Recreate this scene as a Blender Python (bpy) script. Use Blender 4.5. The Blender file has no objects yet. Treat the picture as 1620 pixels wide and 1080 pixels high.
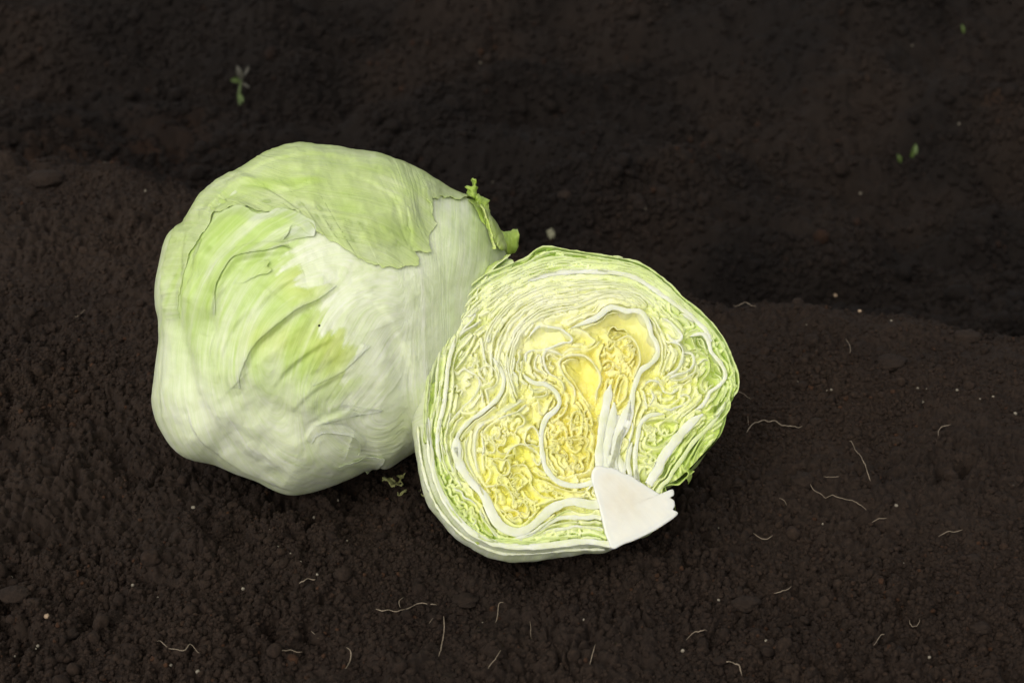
import bpy, math
import numpy as np
from mathutils import Vector, kdtree

# ------------------------------------------------------------------ camera, sky, sun, exposure
scene = bpy.context.scene
R_ = math.radians
PITCH = R_(31.0)
CAM = np.array([0.0, -0.80, 0.535])
FOC = 60.0
FPX = 1620 * FOC / 36.0
FWD = np.array([0.0, math.cos(PITCH), -math.sin(PITCH)])
RGT = np.array([1.0, 0.0, 0.0])
UPV = np.array([0.0, math.sin(PITCH), math.cos(PITCH)])

cam_d = bpy.data.cameras.new("camera")
cam = bpy.data.objects.new("camera", cam_d)
scene.collection.objects.link(cam)
cam.location = CAM
cam.rotation_euler = (math.pi / 2 - PITCH, 0, 0)
cam_d.lens = FOC
cam_d.sensor_width = 36.0
cam_d.clip_start = 0.02
cam_d.clip_end = 200.0
cam_d.dof.use_dof = True
cam_d.dof.focus_distance = 0.86
cam_d.dof.aperture_fstop = 14.0
scene.camera = cam

SUN_EL, SUN_AZ = R_(46), R_(-150)
world = bpy.data.worlds.new("World")
scene.world = world
world.use_nodes = True
wn = world.node_tree
for n in list(wn.nodes):
    wn.nodes.remove(n)
sky = wn.nodes.new('ShaderNodeTexSky')
sky.sky_type = 'NISHITA'
sky.sun_disc = False
sky.sun_elevation = SUN_EL
sky.sun_rotation = SUN_AZ
sky.air_density = 1.0
sky.dust_density = 3.0
hsv = wn.nodes.new('ShaderNodeHueSaturation')      # cloud cover: the blue is mostly veiled
hsv.inputs['Saturation'].default_value = 0.14
bg = wn.nodes.new('ShaderNodeBackground')
bg.inputs['Strength'].default_value = 0.15
wo = wn.nodes.new('ShaderNodeOutputWorld')
wn.links.new(sky.outputs[0], hsv.inputs['Color'])
wn.links.new(hsv.outputs[0], bg.inputs[0])
wn.links.new(bg.outputs[0], wo.inputs[0])

sun_d = bpy.data.lights.new("sun", 'SUN')
sun_d.energy = 1.1
sun_d.angle = R_(75)
sun_d.color = (1.0, 0.95, 0.86)
sun = bpy.data.objects.new("sun", sun_d)
scene.collection.objects.link(sun)
# direction TO the sun
sdir = Vector((math.sin(SUN_AZ) * math.cos(SUN_EL), math.cos(SUN_AZ) * math.cos(SUN_EL), math.sin(SUN_EL)))
sun.rotation_euler = sdir.to_track_quat('Z', 'Y').to_euler()
sun.location = (0, 0, 3)

scene.view_settings.view_transform = 'Standard'
scene.view_settings.look = 'None'
scene.view_settings.exposure = 0.05
scene.view_settings.gamma = 1.0
scene.render.engine = 'CYCLES'
scene.cycles.max_bounces = 14
scene.cycles.diffuse_bounces = 10
scene.cycles.transmission_bounces = 10

rng = np.random.RandomState(7)
LINK = scene.collection.objects.link

# ------------------------------------------------------------------ helpers: design space
def ray(px, py):
    px = np.asarray(px, float); py = np.asarray(py, float)
    return (FWD[None] + ((px - 810) / FPX)[..., None] * RGT + ((540 - py) / FPX)[..., None] * UPV)

def on_z(px, py, z=0.0):
    r = ray(np.atleast_1d(px), np.atleast_1d(py))
    t = (z - CAM[2]) / r[..., 2]
    return CAM + r * t[..., None]

def unit(v):
    v = np.asarray(v, float)
    return v / np.linalg.norm(v)

def hash3(ix, iy, iz):
    h = (ix * 374761393 + iy * 668265263 + iz * 2147483647 + 1013904223) & 0xFFFFFFFF
    h = ((h ^ (h >> 13)) * 1274126177) & 0xFFFFFFFF
    h = (h ^ (h >> 16)) & 0xFFFFFFFF
    h = (h * 2246822519) & 0xFFFFFFFF
    return ((h ^ (h >> 15)) & 0xFFFFFF) / float(0xFFFFFF) * 2 - 1

def noise2(x, y, seed=0):
    x = np.asarray(x, float) + seed * 17.31; y = np.asarray(y, float) - seed * 9.17
    xi = np.floor(x).astype(np.int64); yi = np.floor(y).astype(np.int64)
    fx = x - xi; fy = y - yi
    fx = fx * fx * fx * (fx * (fx * 6 - 15) + 10); fy = fy * fy * fy * (fy * (fy * 6 - 15) + 10)
    s = np.int64(seed + 11)
    a = hash3(xi, yi, s); b = hash3(xi + 1, yi, s); c = hash3(xi, yi + 1, s); d = hash3(xi + 1, yi + 1, s)
    return (a * (1 - fx) + b * fx) * (1 - fy) + (c * (1 - fx) + d * fx) * fy

def fbm(x, y, oct=4, seed=0, gain=0.5, lac=2.03):
    s = 0; a = 1.0; t = 0
    for o in range(oct):
        s = s + a * noise2(x, y, seed + o * 3); t += a
        ca, sa = math.cos(0.6), math.sin(0.6)
        x, y = (x * ca - y * sa) * lac, (x * sa + y * ca) * lac
        a *= gain
    return s / t

def domes(x, y, seed):
    """rounded grains, 0..1: distance to the nearest of a set of jittered points, each with its own size"""
    xi = np.floor(x).astype(np.int64); yi = np.floor(y).astype(np.int64)
    best = np.zeros(x.shape)
    for i in (-1, 0, 1):
        for j in (-1, 0, 1):
            cx = xi + i; cy = yi + j
            jx = cx + 0.5 + 0.42 * hash3(cx, cy, np.int64(seed)); jy = cy + 0.5 + 0.42 * hash3(cx, cy, np.int64(seed + 1))
            rr = 0.62 + 0.26 * hash3(cx, cy, np.int64(seed + 2))
            q = 1 - ((x - jx) ** 2 + (y - jy) ** 2) / (rr * rr)
            best = np.maximum(best, np.clip(q, 0, 1) ** 0.8 * (0.7 + 0.3 * rr))
    return best

def sstep(a, b, x):
    t = np.clip((x - a) / (b - a), 0, 1)
    return t * t * (3 - 2 * t)

def spline(pts, step=1.0, closed=False):
    """Catmull-Rom through pts, resampled evenly."""
    P = np.asarray(pts, float)
    if closed:
        Q = np.vstack([P[-1], P, P[0], P[1]])
    else:
        Q = np.vstack([2 * P[0] - P[1], P, 2 * P[-1] - P[-2]])
    out = []
    for i in range(1, len(Q) - 2):
        p0, p1, p2, p3 = Q[i - 1], Q[i], Q[i + 1], Q[i + 2]
        n = 8
        t = np.linspace(0, 1, n, endpoint=False)[:, None]
        out.append(0.5 * (2 * p1 + (p2 - p0) * t + (2 * p0 - 5 * p1 + 4 * p2 - p3) * t ** 2 + (3 * p1 - p0 - 3 * p2 + p3) * t ** 3))
    out.append(Q[-2][None])
    C = np.vstack(out)
    L = np.concatenate([[0], np.cumsum(np.linalg.norm(np.diff(C, axis=0), axis=1))])
    n = max(4, int(round(L[-1] / step)) + 1)
    s = np.linspace(0, L[-1], n)
    R = np.stack([np.interp(s, L, C[:, k]) for k in range(C.shape[1])], 1)
    return R[:-1] if closed else R

def resample(C, n):
    C = np.asarray(C, float)
    L = np.concatenate([[0], np.cumsum(np.linalg.norm(np.diff(C, axis=0), axis=1))])
    s = np.linspace(0, L[-1], n)
    return np.stack([np.interp(s, L, C[:, k]) for k in range(C.shape[1])], 1)

def in_poly(x, y, poly):
    P = np.asarray(poly, float); ins = np.zeros(x.shape, bool)
    j = len(P) - 1
    for i in range(len(P)):
        xi, yi, xj, yj = P[i, 0], P[i, 1], P[j, 0], P[j, 1]
        c = ((yi > y) != (yj > y)) & (x < (xj - xi) * (y - yi) / (yj - yi + 1e-12) + xi)
        ins ^= c; j = i
    return ins

def grid_faces(nr, nc, wrap=False):
    r = np.arange(nr - 1)[:, None]; c = np.arange(nc if wrap else nc - 1)[None]
    c2 = (c + 1) % nc
    a = r * nc + c; b = r * nc + c2; d = (r + 1) * nc + c; e = (r + 1) * nc + c2
    return np.stack([a, b, e, d], -1).reshape(-1, 4)

def make_mesh(name, V, F, mat=None, col=None, flow=None, smooth=True, parent=None, tris=None):
    me = bpy.data.meshes.new(name)
    V = np.asarray(V, np.float32); F = np.asarray(F, np.int32)
    faces = [F] if len(F) else []
    nq = len(F); nt = 0 if tris is None else len(tris)
    loops = F.reshape(-1)
    starts = np.arange(nq) * 4
    if nt:
        T = np.asarray(tris, np.int32)
        starts = np.concatenate([starts, nq * 4 + np.arange(nt) * 3])
        loops = np.concatenate([loops, T.reshape(-1)])
    me.vertices.add(len(V)); me.vertices.foreach_set('co', V.reshape(-1))
    me.loops.add(len(loops)); me.loops.foreach_set('vertex_index', loops.astype(np.int32))
    me.polygons.add(nq + nt); me.polygons.foreach_set('loop_start', starts.astype(np.int32))
    me.polygons.foreach_set('use_smooth', np.full(nq + nt, smooth))
    me.update(calc_edges=True)
    if col is not None:
        a = me.attributes.new('col', 'FLOAT_COLOR', 'POINT')
        c4 = np.ones((len(V), 4), np.float32); c4[:, :3] = col
        a.data.foreach_set('color', c4.reshape(-1))
    if flow is not None:
        a = me.attributes.new('flow', 'FLOAT_VECTOR', 'POINT')
        a.data.foreach_set('vector', np.asarray(flow, np.float32).reshape(-1))
    if mat:
        me.materials.append(mat)
    o = bpy.data.objects.new(name, me)
    LINK(o)
    if parent is not None:
        o.parent = parent
        o.matrix_parent_inverse = parent.matrix_basis.inverted()
    return o

def empty(name, loc):
    o = bpy.data.objects.new(name, None); LINK(o)
    o.location = Vector([float(v) for v in loc]); o.empty_display_size = 0.02
    return o

def tag(o, label=None, cat=None, group=None, kind=None):
    if label: o['label'] = label
    if cat: o['category'] = cat
    if group: o['group'] = group
    if kind: o['kind'] = kind
    return o

def mix3(a, b, t):
    t = np.asarray(t)[..., None]
    return np.asarray(a) * (1 - t) + np.asarray(b) * t

# ------------------------------------------------------------------ materials
def new_mat(name):
    m = bpy.data.materials.new(name); m.use_nodes = True
    nt = m.node_tree
    for n in list(nt.nodes): nt.nodes.remove(n)
    out = nt.nodes.new('ShaderNodeOutputMaterial')
    return m, nt, out

def N(nt, t, **kw):
    n = nt.nodes.new(t)
    for k, v in kw.items():
        if hasattr(n, k): setattr(n, k, v)
        else: n.inputs[k].default_value = v
    return n

def vmath(nt, op, a, b=None):
    n = nt.nodes.new('ShaderNodeVectorMath'); n.operation = op
    nt.links.new(a, n.inputs[0])
    if b is not None: n.inputs[1].default_value = b
    return n.outputs[0]

def leaf_skin_material():
    """outer leaf skin: colour attribute, streaked along the veins by the 'flow' attribute"""
    m, nt, out = new_mat('leaf_skin')
    L = nt.links.new
    col = N(nt, 'ShaderNodeAttribute', attribute_name='col')
    flow = N(nt, 'ShaderNodeAttribute', attribute_name='flow')
    v1 = vmath(nt, 'MULTIPLY', flow.outputs['Vector'], (26.0, 1.3, 1.0))
    n1 = N(nt, 'ShaderNodeTexNoise', Scale=1.0, Detail=5.0, Roughness=0.6); L(v1, n1.inputs['Vector'])
    v2 = vmath(nt, 'MULTIPLY', flow.outputs['Vector'], (110.0, 3.0, 1.0))
    n2 = N(nt, 'ShaderNodeTexNoise', Scale=1.0, Detail=3.0, Roughness=0.6); L(v2, n2.inputs['Vector'])
    tc = N(nt, 'ShaderNodeTexCoord')
    n3 = N(nt, 'ShaderNodeTexNoise', Scale=900.0, Detail=3.0, Roughness=0.6); L(tc.outputs['Object'], n3.inputs['Vector'])
    n4 = N(nt, 'ShaderNodeTexNoise', Scale=60.0, Detail=5.0, Roughness=0.55); L(tc.outputs['Object'], n4.inputs['Vector'])
    # streak factor
    add = N(nt, 'ShaderNodeMath', operation='ADD'); L(n1.outputs['Fac'], add.inputs[0]); L(n2.outputs['Fac'], add.inputs[1])
    mr = N(nt, 'ShaderNodeMapRange'); mr.inputs['From Min'].default_value = 0.75; mr.inputs['From Max'].default_value = 1.25
    mr.inputs['To Min'].default_value = 0.0; mr.inputs['To Max'].default_value = 1.0; L(add.outputs[0], mr.inputs['Value'])
    gm = N(nt, 'ShaderNodeMix', data_type='RGBA', blend_type='MULTIPLY'); gm.inputs[0].default_value = 1.0
    ramp = N(nt, 'ShaderNodeValToRGB'); L(mr.outputs[0], ramp.inputs[0])
    ramp.color_ramp.elements[0].color = (0.89, 0.94, 0.78, 1); ramp.color_ramp.elements[1].color = (1.04, 1.02, 1.12, 1)
    L(col.outputs['Color'], gm.inputs[6]); L(ramp.outputs[0], gm.inputs[7])
    gm2 = N(nt, 'ShaderNodeMix', data_type='RGBA', blend_type='MULTIPLY'); gm2.inputs[0].default_value = 1.0
    ramp2 = N(nt, 'ShaderNodeValToRGB'); L(n4.outputs['Fac'], ramp2.inputs[0])
    ramp2.color_ramp.elements[0].position = 0.3; ramp2.color_ramp.elements[1].position = 0.7
    ramp2.color_ramp.elements[0].color = (0.90, 0.93, 0.80, 1); ramp2.color_ramp.elements[1].color = (1.04, 1.03, 1.08, 1)
    L(gm.outputs[2], gm2.inputs[6]); L(ramp2.outputs[0], gm2.inputs[7])
    b1 = N(nt, 'ShaderNodeBump', Strength=0.4, Distance=0.0009); L(n1.outputs['Fac'], b1.inputs['Height'])
    b2 = N(nt, 'ShaderNodeBump', Strength=0.4, Distance=0.0004); L(n2.outputs['Fac'], b2.inputs['Height']); L(b1.outputs[0], b2.inputs['Normal'])
    b3 = N(nt, 'ShaderNodeBump', Strength=0.3, Distance=0.0003); L(n3.outputs['Fac'], b3.inputs['Height']); L(b2.outputs[0], b3.inputs['Normal'])
    p = N(nt, 'ShaderNodeBsdfPrincipled', Roughness=0.31)
    p.inputs['IOR'].default_value = 1.38
    p.inputs['Specular IOR Level'].default_value = 0.45
    p.inputs['Subsurface Weight'].default_value = 0.3
    p.inputs['Subsurface Radius'].default_value = (1.0, 1.0, 0.45)
    p.inputs['Subsurface Scale'].default_value = 0.004
    L(gm2.outputs[2], p.inputs['Base Color']); L(b3.outputs[0], p.inputs['Normal'])
    L(p.outputs[0], out.inputs[0])
    return m

def cut_leaf_material(name='cut_leaf', trans=0.12, rough=0.36, sss=0.6, scale=0.0026):
    m, nt, out = new_mat(name)
    L = nt.links.new
    col = N(nt, 'ShaderNodeAttribute', attribute_name='col')
    tc = N(nt, 'ShaderNodeTexCoord')
    n3 = N(nt, 'ShaderNodeTexNoise', Scale=500.0, Detail=4.0, Roughness=0.6); L(tc.outputs['Object'], n3.inputs['Vector'])
    n4 = N(nt, 'ShaderNodeTexNoise', Scale=110.0, Detail=4.0, Roughness=0.6); L(tc.outputs['Object'], n4.inputs['Vector'])
    gm = N(nt, 'ShaderNodeMix', data_type='RGBA', blend_type='MULTIPLY'); gm.inputs[0].default_value = 1.0
    ramp = N(nt, 'ShaderNodeValToRGB'); L(n4.outputs['Fac'], ramp.inputs[0])
    ramp.color_ramp.elements[0].position = 0.3; ramp.color_ramp.elements[1].position = 0.7
    ramp.color_ramp.elements[0].color = (0.90, 0.92, 0.74, 1); ramp.color_ramp.elements[1].color = (1.05, 1.04, 1.1, 1)
    L(col.outputs['Color'], gm.inputs[6]); L(ramp.outputs[0], gm.inputs[7])
    b = N(nt, 'ShaderNodeBump', Strength=0.35, Distance=0.0004); L(n3.outputs['Fac'], b.inputs['Height'])
    p = N(nt, 'ShaderNodeBsdfPrincipled', Roughness=rough)
    p.inputs['IOR'].default_value = 1.36
    p.inputs['Specular IOR Level'].default_value = 0.28
    p.inputs['Subsurface Weight'].default_value = sss
    p.inputs['Subsurface Radius'].default_value = (1.0, 0.95, 0.4)
    p.inputs['Subsurface Scale'].default_value = scale
    tr = N(nt, 'ShaderNodeBsdfTranslucent')
    L(gm.outputs[2], p.inputs['Base Color']); L(gm.outputs[2], tr.inputs['Color']); L(b.outputs[0], p.inputs['Normal'])
    mx = N(nt, 'ShaderNodeMixShader'); mx.inputs[0].default_value = trans
    L(p.outputs[0], mx.inputs[1]); L(tr.outputs[0], mx.inputs[2]); L(mx.outputs[0], out.inputs[0])
    return m

def core_material():
    m, nt, out = new_mat('stem_flesh')
    L = nt.links.new
    col = N(nt, 'ShaderNodeAttribute', attribute_name='col')
    tc = N(nt, 'ShaderNodeTexCoord')
    n3 = N(nt, 'ShaderNodeTexNoise', Scale=260.0, Detail=5.0, Roughness=0.6); L(tc.outputs['Object'], n3.inputs['Vector'])
    b = N(nt, 'ShaderNodeBump', Strength=0.25, Distance=0.0004); L(n3.outputs['Fac'], b.inputs['Height'])
    p = N(nt, 'ShaderNodeBsdfPrincipled', Roughness=0.38)
    p.inputs['Subsurface Weight'].default_value = 0.5
    p.inputs['Subsurface Radius'].default_value = (1.0, 0.9, 0.6)
    p.inputs['Subsurface Scale'].default_value = 0.004
    L(col.outputs['Color'], p.inputs['Base Color']); L(b.outputs[0], p.inputs['Normal'])
    L(p.outputs[0], out.inputs[0])
    return m

def soil_material(name, crumb=False):
    m, nt, out = new_mat(name)
    L = nt.links.new
    geo = N(nt, 'ShaderNodeNewGeometry')
    if crumb:
        oi = N(nt, 'ShaderNodeObjectInfo')
    n1 = N(nt, 'ShaderNodeTexNoise', Scale=9.0, Detail=6.0, Roughness=0.6); L(geo.outputs['Position'], n1.inputs['Vector'])
    n2 = N(nt, 'ShaderNodeTexNoise', Scale=420.0, Detail=6.0, Roughness=0.75); L(geo.outputs['Position'], n2.inputs['Vector'])
    n5 = N(nt, 'ShaderNodeTexNoise', Scale=1500.0, Detail=3.0, Roughness=0.7); L(geo.outputs['Position'], n5.inputs['Vector'])
    r1 = N(nt, 'ShaderNodeValToRGB'); L(n1.outputs['Fac'], r1.inputs[0])
    e = r1.color_ramp.elements
    e[0].position = 0.32; e[0].color = (0.0180, 0.0119, 0.0082, 1)
    e[1].position = 0.72; e[1].color = (0.0280, 0.0188, 0.0128, 1)
    r2 = N(nt, 'ShaderNodeValToRGB'); L(n2.outputs['Fac'], r2.inputs[0])
    e = r2.color_ramp.elements
    e[0].position = 0.28; e[0].color = (0.40, 0.37, 0.35, 1)
    e[1].position = 0.75; e[1].color = (1.65, 1.55, 1.46, 1)
    gm = N(nt, 'ShaderNodeMix', data_type='RGBA', blend_type='MULTIPLY'); gm.inputs[0].default_value = 1.0
    L(r1.outputs[0], gm.inputs[6]); L(r2.outputs[0], gm.inputs[7])
    last = gm.outputs[2]
    if not crumb:
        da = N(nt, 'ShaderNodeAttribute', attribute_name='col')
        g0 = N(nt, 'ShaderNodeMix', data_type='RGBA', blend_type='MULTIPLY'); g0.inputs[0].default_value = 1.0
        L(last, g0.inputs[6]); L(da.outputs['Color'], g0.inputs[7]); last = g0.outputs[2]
    if crumb:
        r3 = N(nt, 'ShaderNodeValToRGB'); L(oi.outputs['Random'], r3.inputs[0])
        e = r3.color_ramp.elements
        e[0].color = (0.85, 0.82, 0.80, 1); e[1].color = (1.2, 1.15, 1.1, 1); e[1].position = 0.975
        dm = N(nt, 'ShaderNodeAttribute', attribute_name='soil_tone', attribute_type='INSTANCER')  # tone multiplier per crumb, lower beyond the bed edge
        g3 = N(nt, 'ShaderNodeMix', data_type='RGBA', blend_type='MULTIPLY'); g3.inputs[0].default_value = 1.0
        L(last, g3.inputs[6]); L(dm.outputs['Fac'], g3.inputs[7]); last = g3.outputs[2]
        x = r3.color_ramp.elements.new(0.992); x.color = (2.0, 1.45, 1.05, 1)
        g2 = N(nt, 'ShaderNodeMix', data_type='RGBA', blend_type='MULTIPLY'); g2.inputs[0].default_value = 1.0
        L(last, g2.inputs[6]); L(r3.outputs[0], g2.inputs[7]); last = g2.outputs[2]
    b1 = N(nt, 'ShaderNodeBump', Strength=0.8, Distance=0.0015); L(n2.outputs['Fac'], b1.inputs['Height'])
    b2 = N(nt, 'ShaderNodeBump', Strength=0.6, Distance=0.0006); L(n5.outputs['Fac'], b2.inputs['Height']); L(b1.outputs[0], b2.inputs['Normal'])
    p = N(nt, 'ShaderNodeBsdfPrincipled', Roughness=0.9)
    p.inputs['Specular IOR Level'].default_value = 0.2
    L(last, p.inputs['Base Color']); L(b2.outputs[0], p.inputs['Normal'])
    L(p.outputs[0], out.inputs[0])
    return m

def plain_material(name, rgb, rough=0.6, scale=400, var=0.25, trans=0.0):
    m, nt, out = new_mat(name)
    L = nt.links.new
    tc = N(nt, 'ShaderNodeTexCoord')
    n = N(nt, 'ShaderNodeTexNoise', Scale=float(scale), Detail=4.0, Roughness=0.6); L(tc.outputs['Object'], n.inputs['Vector'])
    r = N(nt, 'ShaderNodeValToRGB'); L(n.outputs['Fac'], r.inputs[0])
    r.color_ramp.elements[0].position = 0.3; r.color_ramp.elements[1].position = 0.7
    r.color_ramp.elements[0].color = tuple(c * (1 - var) for c in rgb) + (1,)
    r.color_ramp.elements[1].color = tuple(c * (1 + var) for c in rgb) + (1,)
    b = N(nt, 'ShaderNodeBump', Strength=0.4, Distance=0.0004); L(n.outputs['Fac'], b.inputs['Height'])
    p = N(nt, 'ShaderNodeBsdfPrincipled', Roughness=rough)
    L(r.outputs[0], p.inputs['Base Color']); L(b.outputs[0], p.inputs['Normal'])
    if trans > 0:
        tr = N(nt, 'ShaderNodeBsdfTranslucent'); L(r.outputs[0], tr.inputs['Color'])
        mx = N(nt, 'ShaderNodeMixShader'); mx.inputs[0].default_value = trans
        L(p.outputs[0], mx.inputs[1]); L(tr.outputs[0], mx.inputs[2]); L(mx.outputs[0], out.inputs[0])
    else:
        L(p.outputs[0], out.inputs[0])
    return m

M_SKIN = leaf_skin_material()
M_CUT = cut_leaf_material('cut_leaf', 0.16, 0.40, 0.3, 0.0009)
M_RIB = cut_leaf_material('leaf_rib_flesh', 0.0, 0.36, 0.5, 0.0018)
M_MASS = cut_leaf_material('folded_leaf_flesh', 0.0, 0.38, 0.55, 0.0011)
M_CORE = core_material()
M_SOIL = soil_material('dark_soil')
M_CRUMB = soil_material('soil_crumb', True)
M_ROOT = plain_material('dry_root', (0.20, 0.155, 0.105), 0.7, 600)
M_GRIT = plain_material('pale_grit', (0.20, 0.172, 0.125), 0.6, 900)
M_STONE = plain_material('tan_stone', (0.34, 0.24, 0.15), 0.7, 300)
M_SPROUT = plain_material('sprout_green', (0.09, 0.135, 0.03), 0.5, 300, 0.3, 0.25)
M_SPROUTP = plain_material('sprout_purple', (0.07, 0.065, 0.045), 0.5, 300, 0.3, 0.2)
M_STUB = plain_material('dead_stub', (0.22, 0.21, 0.13), 0.7, 300, 0.3, 0.1)
M_SCRAP = plain_material('leaf_scrap', (0.50, 0.50, 0.20), 0.5, 250, 0.35, 0.25)

# ------------------------------------------------------------------ ground
EDGE = on_z([-300, 0, 90, 160, 250, 560, 900, 1100, 1180, 1300, 1420, 1520, 1620, 2000],
            [215, 226, 232, 250, 280, 330, 400, 455, 478, 486, 505, 522, 522, 530])[:, :2]

def ground_z(x, y, fine=True):
    """height of the soil; the bed edge runs diagonally behind the heads, then a furrow and the next bank"""
    ey = np.interp(x, EDGE[:, 0], EDGE[:, 1])
    d = (y - ey) * 0.93 + 0.018 * fbm(x * 9, y * 9, 3, 5)
    z = 0.010 * fbm(x * 3.1, y * 3.1, 3, 1) + 0.0075 * fbm(x * 11, y * 11, 3, 2)
    z = z - 0.15 * sstep(-0.005, 0.15, d) - 0.010 * sstep(-0.10, 0.0, d)
    far = sstep(0.06, 0.25, d)
    z = z + far * (0.060 * fbm(x * 4.6 + 3, y * 8.5, 4, 8))
    # next bank
    z = z + 0.14 * sstep(0.42, 1.15, d) + 0.05 * sstep(0.9, 3.0, d)
    z = z + far * 0.020 * (domes(x * 9, y * 18 + 3, 55) - 0.3) * sstep(-0.1, 0.3, fbm(x * 5 + 1, y * 5, 2, 57))
    # pressed hollows under the heads
    for (cx, cy, rr, dep) in HOLLOWS:
        q_ = np.hypot(x - cx, y - cy) / rr
        z = z - dep * np.exp(-q_ ** 2) + 0.004 * np.exp(-((q_ - 1.0) / 0.28) ** 2)
    fd = sstep(0.15, 0.6, y)
    if fine:
        near = 1 - 0.15 * far
        w = sstep(-0.35, 0.35, fbm(x * 9 + 2, y * 9, 3, 21, 0.6))       # rougher and smoother patches
        wx = x + 0.003 * fbm(x * 90, y * 90, 2, 23); wy = y + 0.003 * fbm(x * 90 + 9, y * 90, 2, 24)
        z = z + 0.0045 * (domes(x * 22 + 3, y * 22, 51) - 0.4) * sstep(-0.1, 0.4, fbm(x * 7, y * 7, 2, 53)) + near * ((0.0040 + 0.0080 * w) * (domes(wx * 70, wy * 70, 31) - 0.5) * sstep(-0.2, 0.5, fbm(x * 30, y * 30, 2, 33))
                        + (0.0020 + 0.0034 * w) * (1 - 0.8 * fd) * domes(wx * 185, wy * 185, 35)
                        + (0.0011 + 0.0015 * w) * (1 - fd) * domes(wx * 330, wy * 330, 37)
                        + 0.0040 * fbm(x * 38, y * 38, 3, 41, 0.55) + 0.0014 * (1 - fd) * fbm(x * 300, y * 300, 3, 47, 0.65)) + fd * 0.006 * (domes(wx * 60 + 9, wy * 115, 59) - 0.4) + fd * 0.010 * fbm(x * 16, y * 36, 3, 61)
        # open cracks between clods
        near = near * (1 - 0.0 * far)
        ck = np.abs(fbm(x * 24 + 7, y * 24, 3, 49, 0.6))
        z = z - near * 0.0055 * w * (1 - sstep(0.0, 0.035, ck))
    return z

# ------------------------------------------------------------------ head placement (world frames)
H0 = on_z(505, 515, 0.083)[0]                 # centre of the whole head
HA = unit(CAM - H0)                           # its front axis
HR = unit(np.cross([0, 0, 1], HA)); HU = np.cross(HA, HR)
HD = np.linalg.norm(CAM - H0)
HS = HD / FPX                                 # metres per photo pixel at the head's centre

FN_EL, FN_AZ = R_(44), R_(9)
FN = np.array([math.sin(FN_AZ) * math.cos(FN_EL), -math.cos(FN_AZ) * math.cos(FN_EL), math.sin(FN_EL)])
F0 = on_z(905, 635, 0.078)[0]                 # centre of the cut face
FU = unit(np.cross([0, 0, 1], FN)); FV = np.cross(FN, FU)

def face_uv(P):
    P = np.asarray(P, float)
    r = ray(P[:, 0], P[:, 1])
    t = ((F0 - CAM) @ FN) / (r @ FN)
    X = CAM + r * t[:, None] - F0
    return np.stack([X @ FU, X @ FV], 1)

FS = 0.5 * (np.linalg.norm(face_uv([[905, 635]]) - face_uv([[906, 635]])) + np.linalg.norm(face_uv([[905, 635]]) - face_uv([[905, 636]])))

def face_world(uv, d):
    """uv metres in the cut plane, d metres behind it"""
    uv = np.asarray(uv, float); d = np.asarray(d, float)
    return F0 + uv[..., 0:1] * FU + uv[..., 1:2] * FV - d[..., None] * FN

HOLLOWS = [(H0[0], H0[1], 0.085, 0.008), (F0[0] - 0.01, F0[1] + 0.02, 0.075, 0.006)]
print('H0', H0, 'F0', F0, 'HS', HS, 'FS', FS, 'rim bottom z', face_world(face_uv([[820, 866]]), np.zeros(1)), 'dist', np.linalg.norm(H0 - F0))

#SECTION ground
GRID = {}
def gz(x, y, env=0):
    """soil height looked up in the built sheet"""
    x = np.asarray(x, float); y = np.asarray(y, float)
    gy, gu, Z = GRID['y'], GRID['u'], GRID['Z']
    i = np.clip(np.searchsorted(gy, y) - 1, 0, len(gy) - 2); fy = (y - gy[i]) / (gy[i + 1] - gy[i])
    h = np.interp(y, gy, GRID['half']); u = x / h
    j = np.clip(np.searchsorted(gu, u) - 1, 0, len(gu) - 2); fx = (u - gu[j]) / (gu[j + 1] - gu[j])
    if env:
        return np.max([Z[np.clip(i + a, 0, len(gy) - 1), np.clip(j + b, 0, len(gu) - 1)] for a in range(-env, env + 1) for b in range(-env, env + 1)], axis=0)
    return (Z[i, j] * (1 - fx) + Z[i, j + 1] * fx) * (1 - fy) + (Z[i + 1, j] * (1 - fx) + Z[i + 1, j + 1] * fx) * fy

def far_soil_tone(x, y):
    """soil tone: full on the bed, darker over the furrow and the bank behind"""
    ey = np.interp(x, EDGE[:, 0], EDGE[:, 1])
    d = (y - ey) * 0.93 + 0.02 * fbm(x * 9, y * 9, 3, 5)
    f = 1 - 0.68 * sstep(-0.01, 0.05, d)  # soil colour set darker past the bed edge
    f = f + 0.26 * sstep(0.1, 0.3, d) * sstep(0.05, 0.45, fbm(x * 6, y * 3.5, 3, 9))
    return f * (1 + 0.10 * fbm(x * 12, y * 12, 3, 13))

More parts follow.
